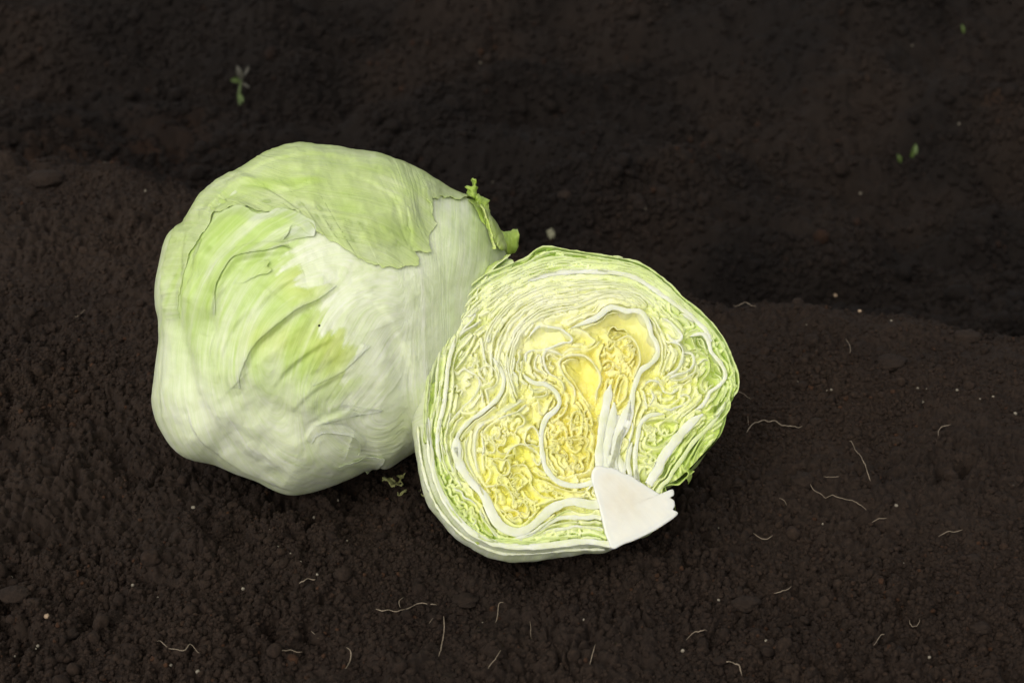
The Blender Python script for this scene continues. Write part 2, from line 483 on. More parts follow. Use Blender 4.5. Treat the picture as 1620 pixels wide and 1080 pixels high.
def build_ground():
    NX, NY = 860, 780
    # rows get wider apart with distance; beyond the furrow bank the sheet is coarse
    ang = np.radians(np.linspace(48.0, 16.5, NY))
    yv = -0.8 + 0.55 / np.tan(ang)
    y = np.concatenate([np.linspace(-0.9, yv[0], 12)[:-1], yv, yv[-1] + np.geomspace(0.01, 5, 40)])
    u = np.concatenate([-1 - np.linspace(1, 0, 14)[:-1] ** 2 * 4, np.linspace(-1, 1, NX), 1 + np.linspace(0, 1, 14)[1:] ** 2 * 4])
    half = 0.315 + 0.30 * (np.clip(y, -0.25, 9) + 0.25)
    X = u[None] * half[:, None]; Y = np.repeat(y[:, None], len(u), 1)
    jit = 0.0
    Z = ground_z(X.ravel(), Y.ravel()).reshape(X.shape)
    V = np.stack([X, Y, Z], -1).reshape(-1, 3)
    GRID.update(y=y, u=u, half=half, Z=Z)
    soil_tone = np.repeat(far_soil_tone(X.ravel(), Y.ravel())[:, None], 3, 1)
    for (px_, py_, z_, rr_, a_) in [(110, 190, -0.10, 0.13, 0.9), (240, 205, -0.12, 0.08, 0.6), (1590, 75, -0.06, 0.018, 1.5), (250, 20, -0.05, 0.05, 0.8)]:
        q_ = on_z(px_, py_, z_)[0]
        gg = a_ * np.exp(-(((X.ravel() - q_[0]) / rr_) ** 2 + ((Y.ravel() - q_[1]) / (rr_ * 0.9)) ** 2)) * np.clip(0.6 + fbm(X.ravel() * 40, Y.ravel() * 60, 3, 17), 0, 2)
        soil_tone = soil_tone * (1 + gg[:, None] * np.array([1.0, 0.62, 0.25]))
    g = make_mesh('soil_ground', V, grid_faces(len(y), len(u)), M_SOIL, soil_tone)
    tag(g, 'dark brown crumbly soil bed with a furrow behind', None, None, 'structure')
    return g

def crumb_nodes(name, radius, seed):
    ng = bpy.data.node_groups.new(name, 'GeometryNodeTree')
    ng.interface.new_socket('Geometry', in_out='INPUT', socket_type='NodeSocketGeometry')
    ng.interface.new_socket('Geometry', in_out='OUTPUT', socket_type='NodeSocketGeometry')
    n = ng.nodes; L = ng.links.new
    gi = n.new('NodeGroupInput'); go = n.new('NodeGroupOutput')
    join = n.new('GeometryNodeGeometryToInstance')
    for k in range(4):
        ico = n.new('GeometryNodeMeshIcoSphere'); ico.inputs['Radius'].default_value = 1.0; ico.inputs['Subdivisions'].default_value = 2 if k else 3
        sp = n.new('GeometryNodeSetPosition')
        nz = n.new('ShaderNodeTexNoise'); nz.noise_dimensions = '4D'; nz.inputs['W'].default_value = seed + k * 3.7; nz.inputs['Scale'].default_value = 1.1 + 0.2 * k; nz.inputs['Detail'].default_value = 3.0
        sub = n.new('ShaderNodeVectorMath'); sub.operation = 'SUBTRACT'; sub.inputs[1].default_value = (0.5, 0.5, 0.5)
        mul = n.new('ShaderNodeVectorMath'); mul.operation = 'MULTIPLY'; mul.inputs[1].default_value = (1.3, 1.3, 1.3)
        L(nz.outputs['Color'], sub.inputs[0]); L(sub.outputs[0], mul.inputs[0]); L(mul.outputs[0], sp.inputs['Offset'])
        L(ico.outputs['Mesh'], sp.inputs['Geometry']); ssm = n.new('GeometryNodeSetShadeSmooth'); L(sp.outputs[0], ssm.inputs['Geometry']); L(ssm.outputs[0], join.inputs[0])
    iop = n.new('GeometryNodeInstanceOnPoints'); iop.inputs['Pick Instance'].default_value = True
    sm = n.new('GeometryNodeSetMaterial'); sm.inputs['Material'].default_value = M_CRUMB
    rs = n.new('GeometryNodeInputNamedAttribute'); rs.data_type = 'FLOAT_VECTOR'; rs.inputs['Name'].default_value = 'rot'
    ss = n.new('GeometryNodeInputNamedAttribute'); ss.data_type = 'FLOAT_VECTOR'; ss.inputs['Name'].default_value = 'scl'
    L(join.outputs[0], sm.inputs['Geometry']); L(sm.outputs[0], iop.inputs['Instance'])
    L(gi.outputs[0], iop.inputs['Points']); L(rs.outputs[0], iop.inputs['Rotation']); L(ss.outputs[0], iop.inputs['Scale'])
    L(iop.outputs[0], go.inputs[0])
    return ng

def build_crumbs():
    r = np.random.RandomState(3)
    n = 560000
    # uniform over the trapezoid in view, denser close by
    y = -0.8 + 0.55 / np.tan(np.radians(48.0 - 31.3 * r.rand(n) ** 1.15))
    half = 0.40 + 0.32 * (y + 0.25)
    x = (r.rand(n) * 2 - 1) * half
    dens = 0.45 + 1.3 * fbm(x * 10, y * 10, 4, 61, 0.6)
    fard = sstep(-0.01, 0.05, (y - np.interp(x, EDGE[:, 0], EDGE[:, 1])) * 0.93)
    keep = r.rand(n) < np.clip(dens, 0.10, 1) * (1 + 0.4 * fard)
    x = x[keep]; y = y[keep]; n = len(x)
    s = 0.00038 + 0.0011 * r.rand(n) ** 3.0 + 0.0026 * (r.rand(n) < 0.010) * r.rand(n)
    s = s * (1 + 1.4 * sstep(0, 0.25, y - np.interp(x, EDGE[:, 0], EDGE[:, 1])))
    z = gz(x, y) + s * 0.25
    P = np.stack([x, y, z], 1)
    me = bpy.data.meshes.new('soil_crumbs'); me.vertices.add(n); me.vertices.foreach_set('co', P.astype(np.float32).ravel())
    a = me.attributes.new('rot', 'FLOAT_VECTOR', 'POINT'); a.data.foreach_set('vector', (r.rand(n, 3) * 6.283).astype(np.float32).ravel())
    a = me.attributes.new('scl', 'FLOAT_VECTOR', 'POINT')
    sc = s[:, None] * (0.75 + 0.5 * r.rand(n, 3)); a.data.foreach_set('vector', sc.astype(np.float32).ravel())
    a = me.attributes.new('soil_tone', 'FLOAT', 'POINT'); a.data.foreach_set('value', far_soil_tone(x, y).astype(np.float32))
    me.update()
    o = bpy.data.objects.new('soil_crumbs', me); LINK(o)
    md = o.modifiers.new('crumbs', 'NODES'); md.node_group = crumb_nodes('crumb_nodes', 1, 2.0)
    tag(o, 'loose dark soil crumbs scattered all over the bed', None, None, 'stuff')

#SECTION cut half
FC = np.zeros(2)                                # the axis of the nested leaves (face coords)

def warm_field(px, py):
    """0 outside .. 1 in the yellow heart; leaf colour by place in the head"""
    g = lambda cx, cy, rx, ry: np.exp(-(((px - cx) / rx) ** 2 + ((py - cy) / ry) ** 2))
    heart = np.clip(1.1 * g(925, 620, 72, 95) + 0.9 * g(985, 570, 45, 60) + g(915, 700, 48, 52), 0, 1)
    pocket = np.clip(1.05 * g(808, 722, 66, 82) + 1.0 * g(825, 790, 70, 42) + 0.7 * g(890, 778, 50, 16), 0, 1)
    right = np.clip(0.8 * g(1062, 620, 62, 62) + 0.5 * g(1040, 700, 40, 60), 0, 1)
    rim = np.hypot((px - 905) / 255, (py - 635) / 245)
    green = sstep(0.62, 1.02, rim) * (1 - 0.5 * g(760, 480, 90, 60))
    lowright = g(1075, 720, 60, 70)
    return heart, pocket, right, np.clip(green, 0, 1), lowright

def wall_col(px, py):
    heart, pocket, right, green, lr = warm_field(px, py)
    c = np.tile(np.array([0.86, 0.86, 0.48]), (len(px), 1))
    c = mix3(c, [0.52, 0.71, 0.11], green * 0.9)
    c = mix3(c, [0.85, 0.83, 0.22], right)
    c = mix3(c, [0.86, 0.82, 0.20], pocket)
    c = mix3(c, [0.86, 0.785, 0.21], heart)
    c = mix3(c, [0.62, 0.76, 0.17], np.clip(lr * 0.9, 0, 1))
    return c

def edge_col(px, py, white):
    c = wall_col(px, py)
    heart, pocket, right, green, lr = warm_field(px, py)
    pale = np.tile(np.array([0.92, 0.92, 0.66]), (len(px), 1))
    t = np.clip(0.60 - 0.22 * heart - 0.16 * pocket - 0.25 * lr - 0.15 * green + white, 0.2, 1.0)
    pale = mix3(pale, [0.96, 0.93, 0.58], np.clip(heart + 0.7 * pocket, 0, 1))
    pale = mix3(pale, [0.84, 0.85, 0.68], np.full(len(px), min(1.0, white * 2)))
    return mix3(c, pale, t)

ALLPTS = []          # sampled traced leaf edges, photo-plane px, for the folded mass between them

def cut_leaf(pts, w=3.0, depth=14.0, white=0.0, wav=0.35, drift=1.0, name='leaf', parent=None, seed=0, taper=(1, 1), green=None, up=0.0, bag=None):
    """one leaf seen edge-on in the cut: a sheet w px thick that runs depth mm back into the head"""
    r = np.random.RandomState(1000 + seed)
    C = spline(pts, 1.7)
    n = len(C)
    s = np.concatenate([[0], np.cumsum(np.linalg.norm(np.diff(C, axis=0), axis=1))])
    T = np.gradient(C, axis=0); T /= np.linalg.norm(T, axis=1)[:, None] + 1e-9
    Nn = np.stack([-T[:, 1], T[:, 0]], 1)
    ends = np.minimum(1, np.minimum(s, s[-1] - s) / 10.0)
    C = C + Nn * ((noise2(s / 9.0, np.full(n, seed * 1.7), 3) * 0.9 + noise2(s / 4.2, np.full(n, seed * 2.3), 4) * 0.45) * wav * ends)[:, None]
    ALLPTS.append(C)
    uv = face_uv(C)
    Tm = np.gradient(uv, axis=0); Tm /= np.linalg.norm(Tm, axis=1)[:, None] + 1e-12
    Nm = np.stack([-Tm[:, 1], Tm[:, 0]], 1)
    w = w * (1.12 if w >= 5.5 else 0.86)
    wm = w * FS * (0.92 + (0.42 if w < 6 else 0.18) * noise2(s / 13.0, np.full(n, seed * 0.9), 5) + (0.2 if w < 6 else 0.05) * noise2(s / 5.0, np.full(n, seed * 0.7), 15))
    tp = np.ones(n)
    if w > 8 and taper[0]: tp *= 0.35 + 0.65 * sstep(0, 45, s)
    if taper[0]: tp *= sstep(-2, 5 + w, s) * 0.8 + 0.2
    if taper[1]: tp *= sstep(-2, 5 + w, s[-1] - s) * 0.8 + 0.2
    wm = wm * tp
    K = 9
    dep = np.array([0.0, 0.0, 0.06, 0.16, 0.3, 0.47, 0.66, 0.84, 1.0]) * depth * 0.001
    V = []; COL = []
    thin = w < 5.2 and up == 0 and seed < 500
    lean = (r.rand() - 0.5) * ((1.4 if depth < 15 else 0.3) if thin else 0.15)
    rec = (r.rand() ** 2 * 0.0018) if thin else 0.0
    top = -0.0004 + rec + (0.0013 if thin else 0.0005) * noise2(s / 20.0, np.full(n, seed * 1.1), 6)
    top = np.clip(top, -0.00012, 0.0001 if w >= 5.5 else 1) - up * 0.001
    ec = edge_col(C[:, 0], C[:, 1], white); wc = wall_col(C[:, 0], C[:, 1])
    if green is not None:
        wc = mix3(wc, [0.56, 0.72, 0.16], np.full(n, green)); ec = mix3(ec, [0.58, 0.72, 0.20], np.full(n, green * 0.95))
    if w >= 5.5:
        ec = ec * 0.90; wc = wc * 0.93
    if white > 0.3:
        wc = mix3(wc, [0.88, 0.88, 0.70], np.full(n, 0.6))
    rows = []
    for side in (1, -1):
        seq = range(K - 1, -1, -1) if side == 1 else range(K)
        for k in seq:
            d = dep[k]
            sh = 1 - drift * (1 - np.sqrt(max(0.05, 1 - (d / 0.075) ** 2))) - drift * 0.6 * d
            c = uv * sh
            wave = 0.0011 * noise2(s / 16.0 + 3.3, np.full(n, d * 110 + seed), 7) * min(1, d / 0.004) + 0.0005 * noise2(s / 6.0, np.full(n, d * 260 + seed), 8) * min(1, d / 0.003)
            if k == 0: hw = wm * 0.44; dd = top
            elif k == 1: hw = wm * 0.5; dd = top + 0.00014
            else: hw = wm * 0.5 * (1 - 0.55 * k / (K - 1)); dd = top + d
            p = c + Nm * (side * hw + wave + lean * min(d, 0.006))[:, None]
            V.append(face_world(p, np.zeros(n) + dd))
            f = 0 if k == 0 else (0.12 if k == 1 else min(1, 0.15 + 0.17 * k))
            COL.append(mix3(ec, wc, np.full(n, f)))
    V = np.concatenate(V); COL = np.concatenate(COL)
    F = grid_faces(2 * K, n)
    # end caps
    if bag is not None:
        bag.append((V, F, COL)); return None
    return make_mesh(name, V, F, M_RIB if w >= 5.5 else M_CUT, COL, parent=parent)

def family(A, B, n, w0, w1, depth, white, parent, seed, wav=0.8, gapfrac=0.0, **kw):
    a = resample(spline(A, 2), 60); b = resample(spline(B, 2), 60)
    r = np.random.RandomState(seed)
    for i in range(n):
        t = (i + 0.5 + (r.rand() - 0.5) * 0.5) / n
        C = a * (1 - t) + b * t
        bump = 2.2 * noise2(np.linspace(0, 7, 60), np.full(60, t * 2.2 + seed), 9)
        T = np.gradient(C, axis=0); T /= np.linalg.norm(T, axis=1)[:, None]
        C = C + np.stack([-T[:, 1], T[:, 0]], 1) * bump[:, None]
        lo = int(r.rand() ** 2 * 24); hi = 60 - int(r.rand() ** 2 * 24)
        if i % 3 == 0: lo, hi = 0, 60
        cut_leaf(C[lo:hi:3], w0 + (w1 - w0) * r.rand(), depth, white * (0.6 + 0.8 * r.rand()), wav, parent=parent, seed=seed * 31 + i, **kw)

HALF_OUT = [(970,869),(940,868),(900,875),(860,882),(820,884),(780,877),(745,860),(715,835),(690,805),(672,770),(662,730),(656,690),(653,650),(655,620),(660,590),(668,555),(680,525),(697,495),(716,468),(742,440),(770,424),(800,415),(826,410),(840,398),(860,387),(900,394),(950,402),(985,409),(1010,414),(1035,427),(1063,448),(1080,467),(1100,482),(1120,500),(1135,518),(1150,540),(1160,565),(1170,590),(1172,612),(1165,628),(1156,645),(1152,672),(1143,695),(1126,716),(1108,735),(1090,751),(1072,763),(1052,769),(1062,785),(1072,800),(1068,815),(1040,838),(1000,855)]
RIM = [(966,862),(930,858),(894,862),(850,867),(800,866),(765,856),(738,838),(712,808),(694,775),(684,740),(678,700),(675,660),(678,610),(686,570),(700,528),(716,492),(740,460),(766,437),(800,422),(830,409),(848,396),(866,391),(905,398),(950,405),(985,411),(1010,417),(1033,430),(1060,451),(1078,469),(1098,485),(1118,503),(1133,521),(1147,543),(1157,566),(1166,590),(1168,611),(1160,628),(1153,645),(1147,670),(1138,690),(1120,712),(1103,730),(1086,748),(1070,760),(1052,768),(1060,784),(1068,799),(1064,812),(1036,835),(1000,850)]

CORE = [(938,742),(946,736),(957,739),(972,741),(984,748),(997,752),(1012,762),(1028,772),(1043,781),(1052,778),(1064,774),(1066,783),(1060,787),(1066,792),(1067,801),(1064,806),(1072,811),(1066,819),(1052,829),(1036,839),(1018,848),(1000,856),(986,861),(972,868),(965,865),(963,858),(958,846),(953,826),(948,804),(943,786),(938,768),(935,755)]
STEM = [(944,748),(944,735),(946,710),(949,690),(952,668),(957,640),(959,622),(962,608),(968,606),(973,612),(972,628),(972,646),(978,644),(988,636),(994,620),(1000,606),(1004,612),(1003,634),(1001,648),(998,662),(990,680),(981,696),(976,715),(971,730),(970,748)]
STEM2 = [(974,745),(972,732),(976,722),(981,718),(986,724),(990,738),(994,748),(990,752),(980,750)]

def solid_poly(poly, name, parent, depth, top, cols, mat, drift=1.0, step=2.0, seed=0, dome=0.0):
    """star-ish solid: flat cut top from the outline inwards and walls running back"""
    O = spline(poly, step, closed=True)
    n = len(O)
    c = O.mean(0)
    s = np.arange(n)
    V = []; COL = []; rows = 0
    rings = np.concatenate([np.linspace(0.02, 0.93, 15), [0.975]])
    for f in rings:
        P = c + (O - c) * f
        uv = face_uv(P)
        z = -top - dome * (1 - f ** 2) + 0.0003 * fbm(P[:, 0] / 30, P[:, 1] / 30, 2, seed)
        V.append(face_world(uv, z)); COL.append(cols(P[:, 0], P[:, 1], f)); rows += 1
    uv = face_uv(O)
    for d in (0.0004, 0.002, 0.006, 0.012, 0.022, 0.035):
        if d > depth: break
        sh = 1 - drift * (d * 3.0)
        wob = 1 + 0.004 * noise2(s / 6.0, np.full(n, d * 200), seed)[:, None]
        V.append(face_world((uv - face_uv([c])) * sh * wob + face_uv([c]), np.full(n, d - top))); COL.append(cols(O[:, 0], O[:, 1], 1.2)); rows += 1
    F = grid_faces(rows, n, True)
    tri = [(0, (i + 1) % n, i) for i in range(1, n - 1)]
    return make_mesh(name, np.concatenate(V), F, mat, np.concatenate(COL), parent=parent, tris=tri)

def core_cols(x, y, f):
    c = np.tile(np.array([0.75, 0.735, 0.63]), (len(x), 1))
    g = np.exp(-(((x - 985) / 34) ** 2 + ((y - 790) / 30) ** 2)) * 0.55 + np.exp(-(((x - 962) / 14) ** 2 + ((y - 757) / 9) ** 2)) * 0.35
    g = g * (0.8 + 0.4 * fbm(x / 9, y / 9, 3, 71))
    c = mix3(c, [0.62, 0.54, 0.37], np.clip(g, 0, 1))
    c = c * (1 + 0.04 * fbm((x - y) / 4, (x + y) / 40, 3, 73))[:, None]
    if f > 0.85: c = mix3(c, [0.70, 0.70, 0.62], np.full(len(x), 0.6))
    return c

LEAVES = [
 # (points, width px, depth mm, white, extra)
 # --- left outer zone
 ([(966,861),(930,856),(894,859),(850,864),(800,863),(765,852),(738,834),(712,804),(694,770),(684,735),(679,700),(677,660)], 9, 30, .5, {'wav':.2,'taper':(0,1)}),
 ([(900,846),(870,852),(850,857),(830,860),(800,860),(780,855),(760,842),(740,825),(722,805),(705,780),(692,750),(685,720),(682,690),(684,655),(690,630)], 3, 22, 0, {'green':.5}),
 ([(704,520),(698,545),(693,575),(690,610),(688,640),(683,665),(681,690)], 4, 18, .2, {}),
 ([(717,530),(712,545),(705,555),(703,580),(700,600),(696,620),(690,640),(684,660),(681,690),(682,715),(688,740),(697,762),(708,785)], 2.2, 18, 0, {'green':.4}),
 ([(722,532),(713,558),(708,585),(706,610),(702,640),(696,665),(692,690),(693,712),(697,730)], 6, 18, .45, {}),
 ([(748,530),(735,545),(722,560),(717,580),(717,610),(715,630),(713,642),(707,660),(703,674)], 2.4, 15, .1, {}),
 ([(752,532),(743,553),(732,570),(720,584)], 2.6, 12, .2, {}),
 ([(719,586),(725,591),(730,585),(736,583),(745,589),(757,597),(758,611),(747,630),(731,645),(718,660),(709,674),(704,690),(706,712)], 3.2, 12, .35, {}),
 ([(752,560),(756,576),(759,592),(765,600)], 2.6, 12, .1, {}),
 ([(757,585),(768,579),(780,582),(787,593),(786,605),(778,613),(769,616),(771,626),(773,636)], 2.6, 12, .15, {}),
 ([(762,534),(764,552),(768,572),(776,578)], 3.4, 10, .3, {'up':.5}),
 ([(773,530),(771,538),(772,541),(775,537),(776,528)], 4, 8, .5, {'up':.5}),
 ([(706,495),(692,530),(684,565),(680,600),(677,640)], 4, 20, .3, {}),
 ([(728,490),(720,505),(712,520),(704,540),(700,560)], 2.2, 14, 0, {'green':.3}),
 ([(735,495),(722,512),(712,533),(706,548)], 3, 14, 0, {'green':.3}),
 ([(800,455),(782,470),(768,480),(752,488),(751,494),(760,487),(768,482)], 2.6, 12, .1, {}),
 ([(808,402),(795,412),(780,424),(768,440),(758,455),(750,470),(740,478),(732,494)], 3, 12, .2, {}),
 ([(760,508),(748,516),(734,524),(727,532)], 4, 10, .6, {'up':.6}),
 ([(733,495),(742,500),(752,496),(745,508),(733,520),(726,530)], 3, 10, .5, {}),
 # G1: the thick white rib round the lower left pocket
 ([(950,797),(935,798),(920,795),(905,793),(888,797),(870,806),(855,820),(838,834),(822,841),(806,839),(792,831),(781,817),(773,800),(766,784),(752,768),(737,751),(726,731),(722,712),(722,700),(724,686)], 13, 20, .8, {'wav':.1,'taper':(0,1)}),
 ([(724,722),(721,706),(724,690),(733,676),(745,664),(758,655),(772,644),(786,631),(794,618),(797,602),(794,588),(787,576),(780,566)], 6, 16, .7, {'wav':.15,'taper':(1,1)}),
 ([(731,652),(740,653),(751,651)], 2.4, 10, .2, {}),
 ([(790,570),(798,585),(803,602),(800,622),(790,640)], 2, 12, 0, {}),
 # crinkled leaf left of G1
 ([(695,752),(702,768),(712,774),(716,783),(724,783),(728,792),(736,796),(740,806),(747,802),(750,812),(745,822),(752,830),(758,838),(752,846)], 2.6, 9, .45, {'wav':1.4}),
 ([(708,768),(716,766),(720,774),(729,778),(735,786),(742,790),(750,795),(756,804),(762,812),(766,824)], 3.2, 9, .5, {'wav':.8}),
 ([(712,745),(717,752),(712,764),(719,770),(728,765),(738,768),(746,776),(751,790),(760,798),(764,808)], 2.2, 10, .2, {'wav':.6}),
 ([(720,732),(721,750),(728,763),(742,767)], 2.0, 10, 0, {'wav':.5}),
 ([(763,800),(760,812),(768,826),(776,836),(785,846),(797,852)], 3, 10, .4, {'wav':.5}),
 ([(745,818),(752,823),(748,834),(757,846),(764,852)], 2.4, 8, .3, {'wav':.8}),
 ([(704,777),(711,792),(722,807),(737,822),(748,837),(761,848),(778,854),(796,858)], 2.2, 16, 0, {'green':.5}),
 ([(700,782),(713,806),(733,828),(752,845),(770,855),(800,861)], 2, 16, 0, {'green':.3}),
 ([(762,801),(767,814),(774,828),(782,840),(794,848),(811,852),(831,850),(850,843)], 3, 14, .2, {}),
 # --- below G1
 ([(952,820),(941,817),(928,819),(912,818),(898,818),(883,820),(868,827),(852,837),(836,846),(815,851)], 6.5, 20, .75, {'wav':.15,'taper':(0,1)}),
 ([(948,807),(942,806),(938,811),(930,813),(919,813),(909,810),(899,808),(888,811),(877,819),(862,830),(848,841),(830,848)], 2.2, 14, 0, {'green':.75,'wav':.4}),
 ([(954,837),(939,834),(922,833),(908,832),(894,836),(878,837),(860,842),(845,849),(822,854)], 5, 20, .7, {'wav':.15,'taper':(0,1)}),
 ([(913,826),(898,826),(881,829),(866,834),(852,843),(835,851)], 3, 14, .1, {'green':.3}),
 ([(919,840),(918,845),(909,842),(901,843),(896,836),(891,842),(881,845),(876,840),(871,845),(862,848),(850,852)], 2.0, 9, 0, {'green':.85,'wav':1.0}),
 ([(958,852),(948,846),(935,842),(922,843)], 2.5, 14, .3, {}),
 ([(918,847),(905,849),(890,849),(872,853),(850,857),(828,858)], 2.6, 14, 0, {'green':.6}),
 # --- pocket B
 ([(832,640),(818,651),(806,655),(795,659),(777,670),(768,678),(763,688),(764,700),(765,710),(763,724),(765,742)], 3.0, 13, .4, {}),
 ([(826,633),(812,643),(798,651),(783,660),(768,668),(757,678),(752,692),(751,710),(753,730),(757,748)], 3.0, 13, .4, {}),
 ([(741,690),(737,705),(738,722),(743,738),(750,750)], 2.4, 12, .3, {}),
 ([(747,682),(744,700),(745,720),(750,738),(756,752)], 2.2, 12, .2, {}),
 ([(780,678),(784,674),(789,679),(790,687),(786,693),(782,688),(779,695),(784,701)], 2.2, 9, .2, {'wav':.9}),
 ([(768,709),(772,714),(778,716),(783,712),(782,704),(776,698),(772,691)], 2.2, 9, .2, {'wav':.8}),
 ([(796,688),(800,695),(797,703),(790,704),(786,710),(793,716),(800,716)], 2.0, 9, .1, {'wav':.9}),
 ([(798,718),(802,711),(811,705),(818,702),(822,694),(816,686),(806,684),(802,674),(803,662)], 2.2, 10, .2, {'wav':.7}),
 ([(800,724),(805,713),(815,705),(826,702),(836,706),(846,712),(856,722)], 3.2, 10, .35, {'wav':.4}),
 ([(763,718),(768,722),(770,729),(769,737),(775,742),(776,752),(770,760)], 2.2, 9, 0, {'wav':.7}),
 ([(777,728),(784,738),(789,747),(794,751),(803,750),(807,740),(805,731),(801,727),(797,733),(794,742)], 2.6, 9, .2, {'wav':.4}),
 ([(772,724),(780,726),(788,724),(796,727),(803,721),(812,718)], 2.2, 9, .1, {'wav':.6}),
 ([(809,737),(816,735),(822,735),(831,736),(837,744),(841,755),(839,764)], 2.6, 9, .1, {'wav':.4}),
 ([(833,682),(840,675),(847,677),(852,687),(855,700),(851,706),(842,703),(833,703),(830,695),(833,684)], 2.4, 10, .3, {'wav':.4}),
 ([(812,660),(820,655),(829,662),(828,672),(820,676),(815,684)], 2.4, 9, .2, {'wav':.5}),
 ([(768,770),(779,768),(789,766),(798,768),(806,775),(812,788),(811,798)], 2.6, 9, .2, {'wav':.5}),
 ([(787,765),(787,755),(794,751),(803,757),(809,768),(818,777)], 2.2, 9, 0, {'wav':.5}),
 ([(808,756),(814,750),(821,747),(829,752),(835,760),(829,767),(818,776),(814,790),(817,800)], 2.4, 9, 0, {'wav':.6}),
 ([(838,757),(842,769),(851,779),(862,786),(874,787)], 2.2, 10, 0, {'wav':.5}),
 ([(828,777),(834,788),(843,793),(847,801),(845,812),(838,818)], 2.4, 9, .2, {'wav':.6}),
 ([(822,800),(827,793),(835,802),(833,812),(824,810),(818,818)], 2.0, 8, .1, {'wav':.8}),
 ([(799,806),(808,806),(818,809),(826,817),(833,818),(838,810)], 2.2, 8, .1, {'wav':.6}),
 ([(783,776),(786,787),(784,798),(792,806),(800,812),(808,822),(815,826)], 2.2, 9, .1, {'wav':.6}),
 ([(800,815),(808,812),(812,819),(820,816),(826,822)], 1.8, 8, 0, {'wav':1.}),
 ([(769,776),(775,785),(782,799),(792,810),(800,820),(810,828),(822,831),(832,827),(840,818),(849,808)], 2.6, 9, .2, {'wav':.3}),
 ([(853,758),(865,763),(878,769),(894,775),(914,778),(926,776)], 2.6, 10, 0, {'wav':.7}),
 ([(856,770),(868,776),(876,776),(884,780),(897,783),(915,786),(930,784)], 2.4, 10, 0, {'wav':.6}),
 ([(846,800),(862,795),(875,790),(890,787),(905,787)], 2.4, 10, .1, {'green':.25,'wav':.5}),
 ([(845,745),(855,752),(868,757),(880,764),(895,770)], 2.4, 10, 0, {'wav':.7}),
 ([(857,725),(852,735),(846,728),(842,720)], 2.6, 9, .3, {}),
 # --- heart
 ([(942,760),(930,765),(915,768),(900,767),(884,762),(871,751),(862,736),(858,716),(856,696),(858,677),(865,660),(877,650),(885,638),(882,624),(873,614),(860,607),(847,606),(836,600),(828,592)], 7.5, 16, .75, {'wav':.15,'taper':(0,1)}),
 ([(896,640),(897,630),(893,621),(886,614),(876,609),(862,603),(853,597),(846,590)], 3.4, 11, .4, {'wav':.3}),
 ([(865,598),(857,588),(850,585),(846,578),(848,568),(853,560),(856,567),(856,576),(860,586),(866,592)], 2.6, 9, .3, {'wav':.3}),
 ([(893,617),(889,605),(880,597),(871,592),(864,583),(860,570),(860,560),(867,554),(879,557),(889,562)], 3.6, 11, .35, {'wav':.25}),
 ([(909,636),(910,622),(908,612),(900,603),(893,594),(887,583),(885,573),(890,566),(898,562),(908,561),(922,562),(933,568),(942,579),(949,591),(950,604),(945,617),(943,632)], 3.6, 13, .3, {'wav':.2}),
 ([(932,640),(925,630),(919,621),(911,608),(903,597),(896,588),(893,578)], 2.6, 9, 0, {'wav':.3}),
 ([(892,560),(896,556),(903,551),(917,552),(932,551),(942,547),(948,540)], 2.8, 9, .2, {'wav':.4}),
 ([(832,572),(832,560),(840,554),(850,554),(862,552),(875,548),(890,542),(902,541),(905,535),(897,527),(886,520),(870,517),(856,515),(846,521),(838,532)], 4, 9, .5, {'wav':.3}),
 ([(905,522),(915,520),(925,524),(934,532),(942,538),(936,545),(925,548)], 3.2, 9, .3, {'wav':.4}),
 ([(838,608),(840,615),(850,620),(862,617),(868,610)], 2.4, 9, .2, {'wav':.3}),
 ([(843,622),(845,616),(856,615),(864,617),(864,624),(856,627),(846,627)], 2.4, 9, .3, {'wav':.2}),
 ([(852,635),(853,650),(858,656),(864,650),(868,640),(874,630)], 2.2, 9, .1, {'wav':.5}),
 ([(888,616),(891,622),(890,612),(884,605)], 2, 8, 0, {}),
 ([(902,519),(915,514),(930,508),(944,502),(952,496),(960,489),(969,486),(980,488),(992,492),(1004,491),(1015,494),(1023,504),(1028,518),(1031,530),(1038,541),(1041,555),(1037,567),(1027,577),(1016,584),(1010,594),(1005,608),(1001,622),(1000,640),(997,658),(990,678),(980,694),(975,714),(969,732),(967,745)], 8.5, 20, .75, {'wav':.1,'taper':(1,0)}),
 ([(975,539),(985,533),(996,531),(1005,541),(1011,553),(1013,570),(1008,584),(1003,597)], 3, 10, .2, {'wav':.4}),
 ([(993,608),(991,624),(985,634),(977,641),(971,645),(971,628),(976,609),(980,597),(987,592),(993,600),(993,610)], 2.6, 8, .1, {'wav':.4}),
 ([(963,545),(968,538),(962,530),(966,520),(972,515),(978,520),(988,520),(994,526)], 2.2, 8, 0, {'wav':.8}),
 ([(952,562),(960,558),(968,564),(975,560),(983,565),(988,574),(996,582),(1000,594)], 2.2, 8, 0, {'wav':1.}),
 ([(954,575),(962,570),(970,574),(968,583),(960,588),(966,594),(974,590),(982,584)], 2.0, 7, 0, {'wav':1.}),
 ([(955,545),(950,555),(948,568),(952,580),(950,590)], 2.4, 8, 0, {'wav':.8}),
 ([(985,548),(993,547),(1000,553),(1002,563),(997,572)], 2.2, 8, 0, {'wav':.8}),
 ([(972,548),(980,552),(985,560),(992,563)], 2, 8, 0, {'wav':1.}),
 ([(958,560),(957,548),(966,552),(972,544)], 2, 7, 0, {'wav':.8}),
 ([(869,668),(875,676),(872,685),(878,690),(884,682),(890,676),(896,682),(898,695),(902,704)], 2.2, 8, 0, {'wav':1.1}),
 ([(896,692),(900,705),(906,713),(915,713),(920,703),(918,694),(908,694),(900,690)], 2.4, 9, .1, {'wav':.4}),
 ([(905,690),(903,675),(905,660),(912,650),(920,655),(922,668),(920,685)], 2.6, 9, .1, {'wav':.6}),
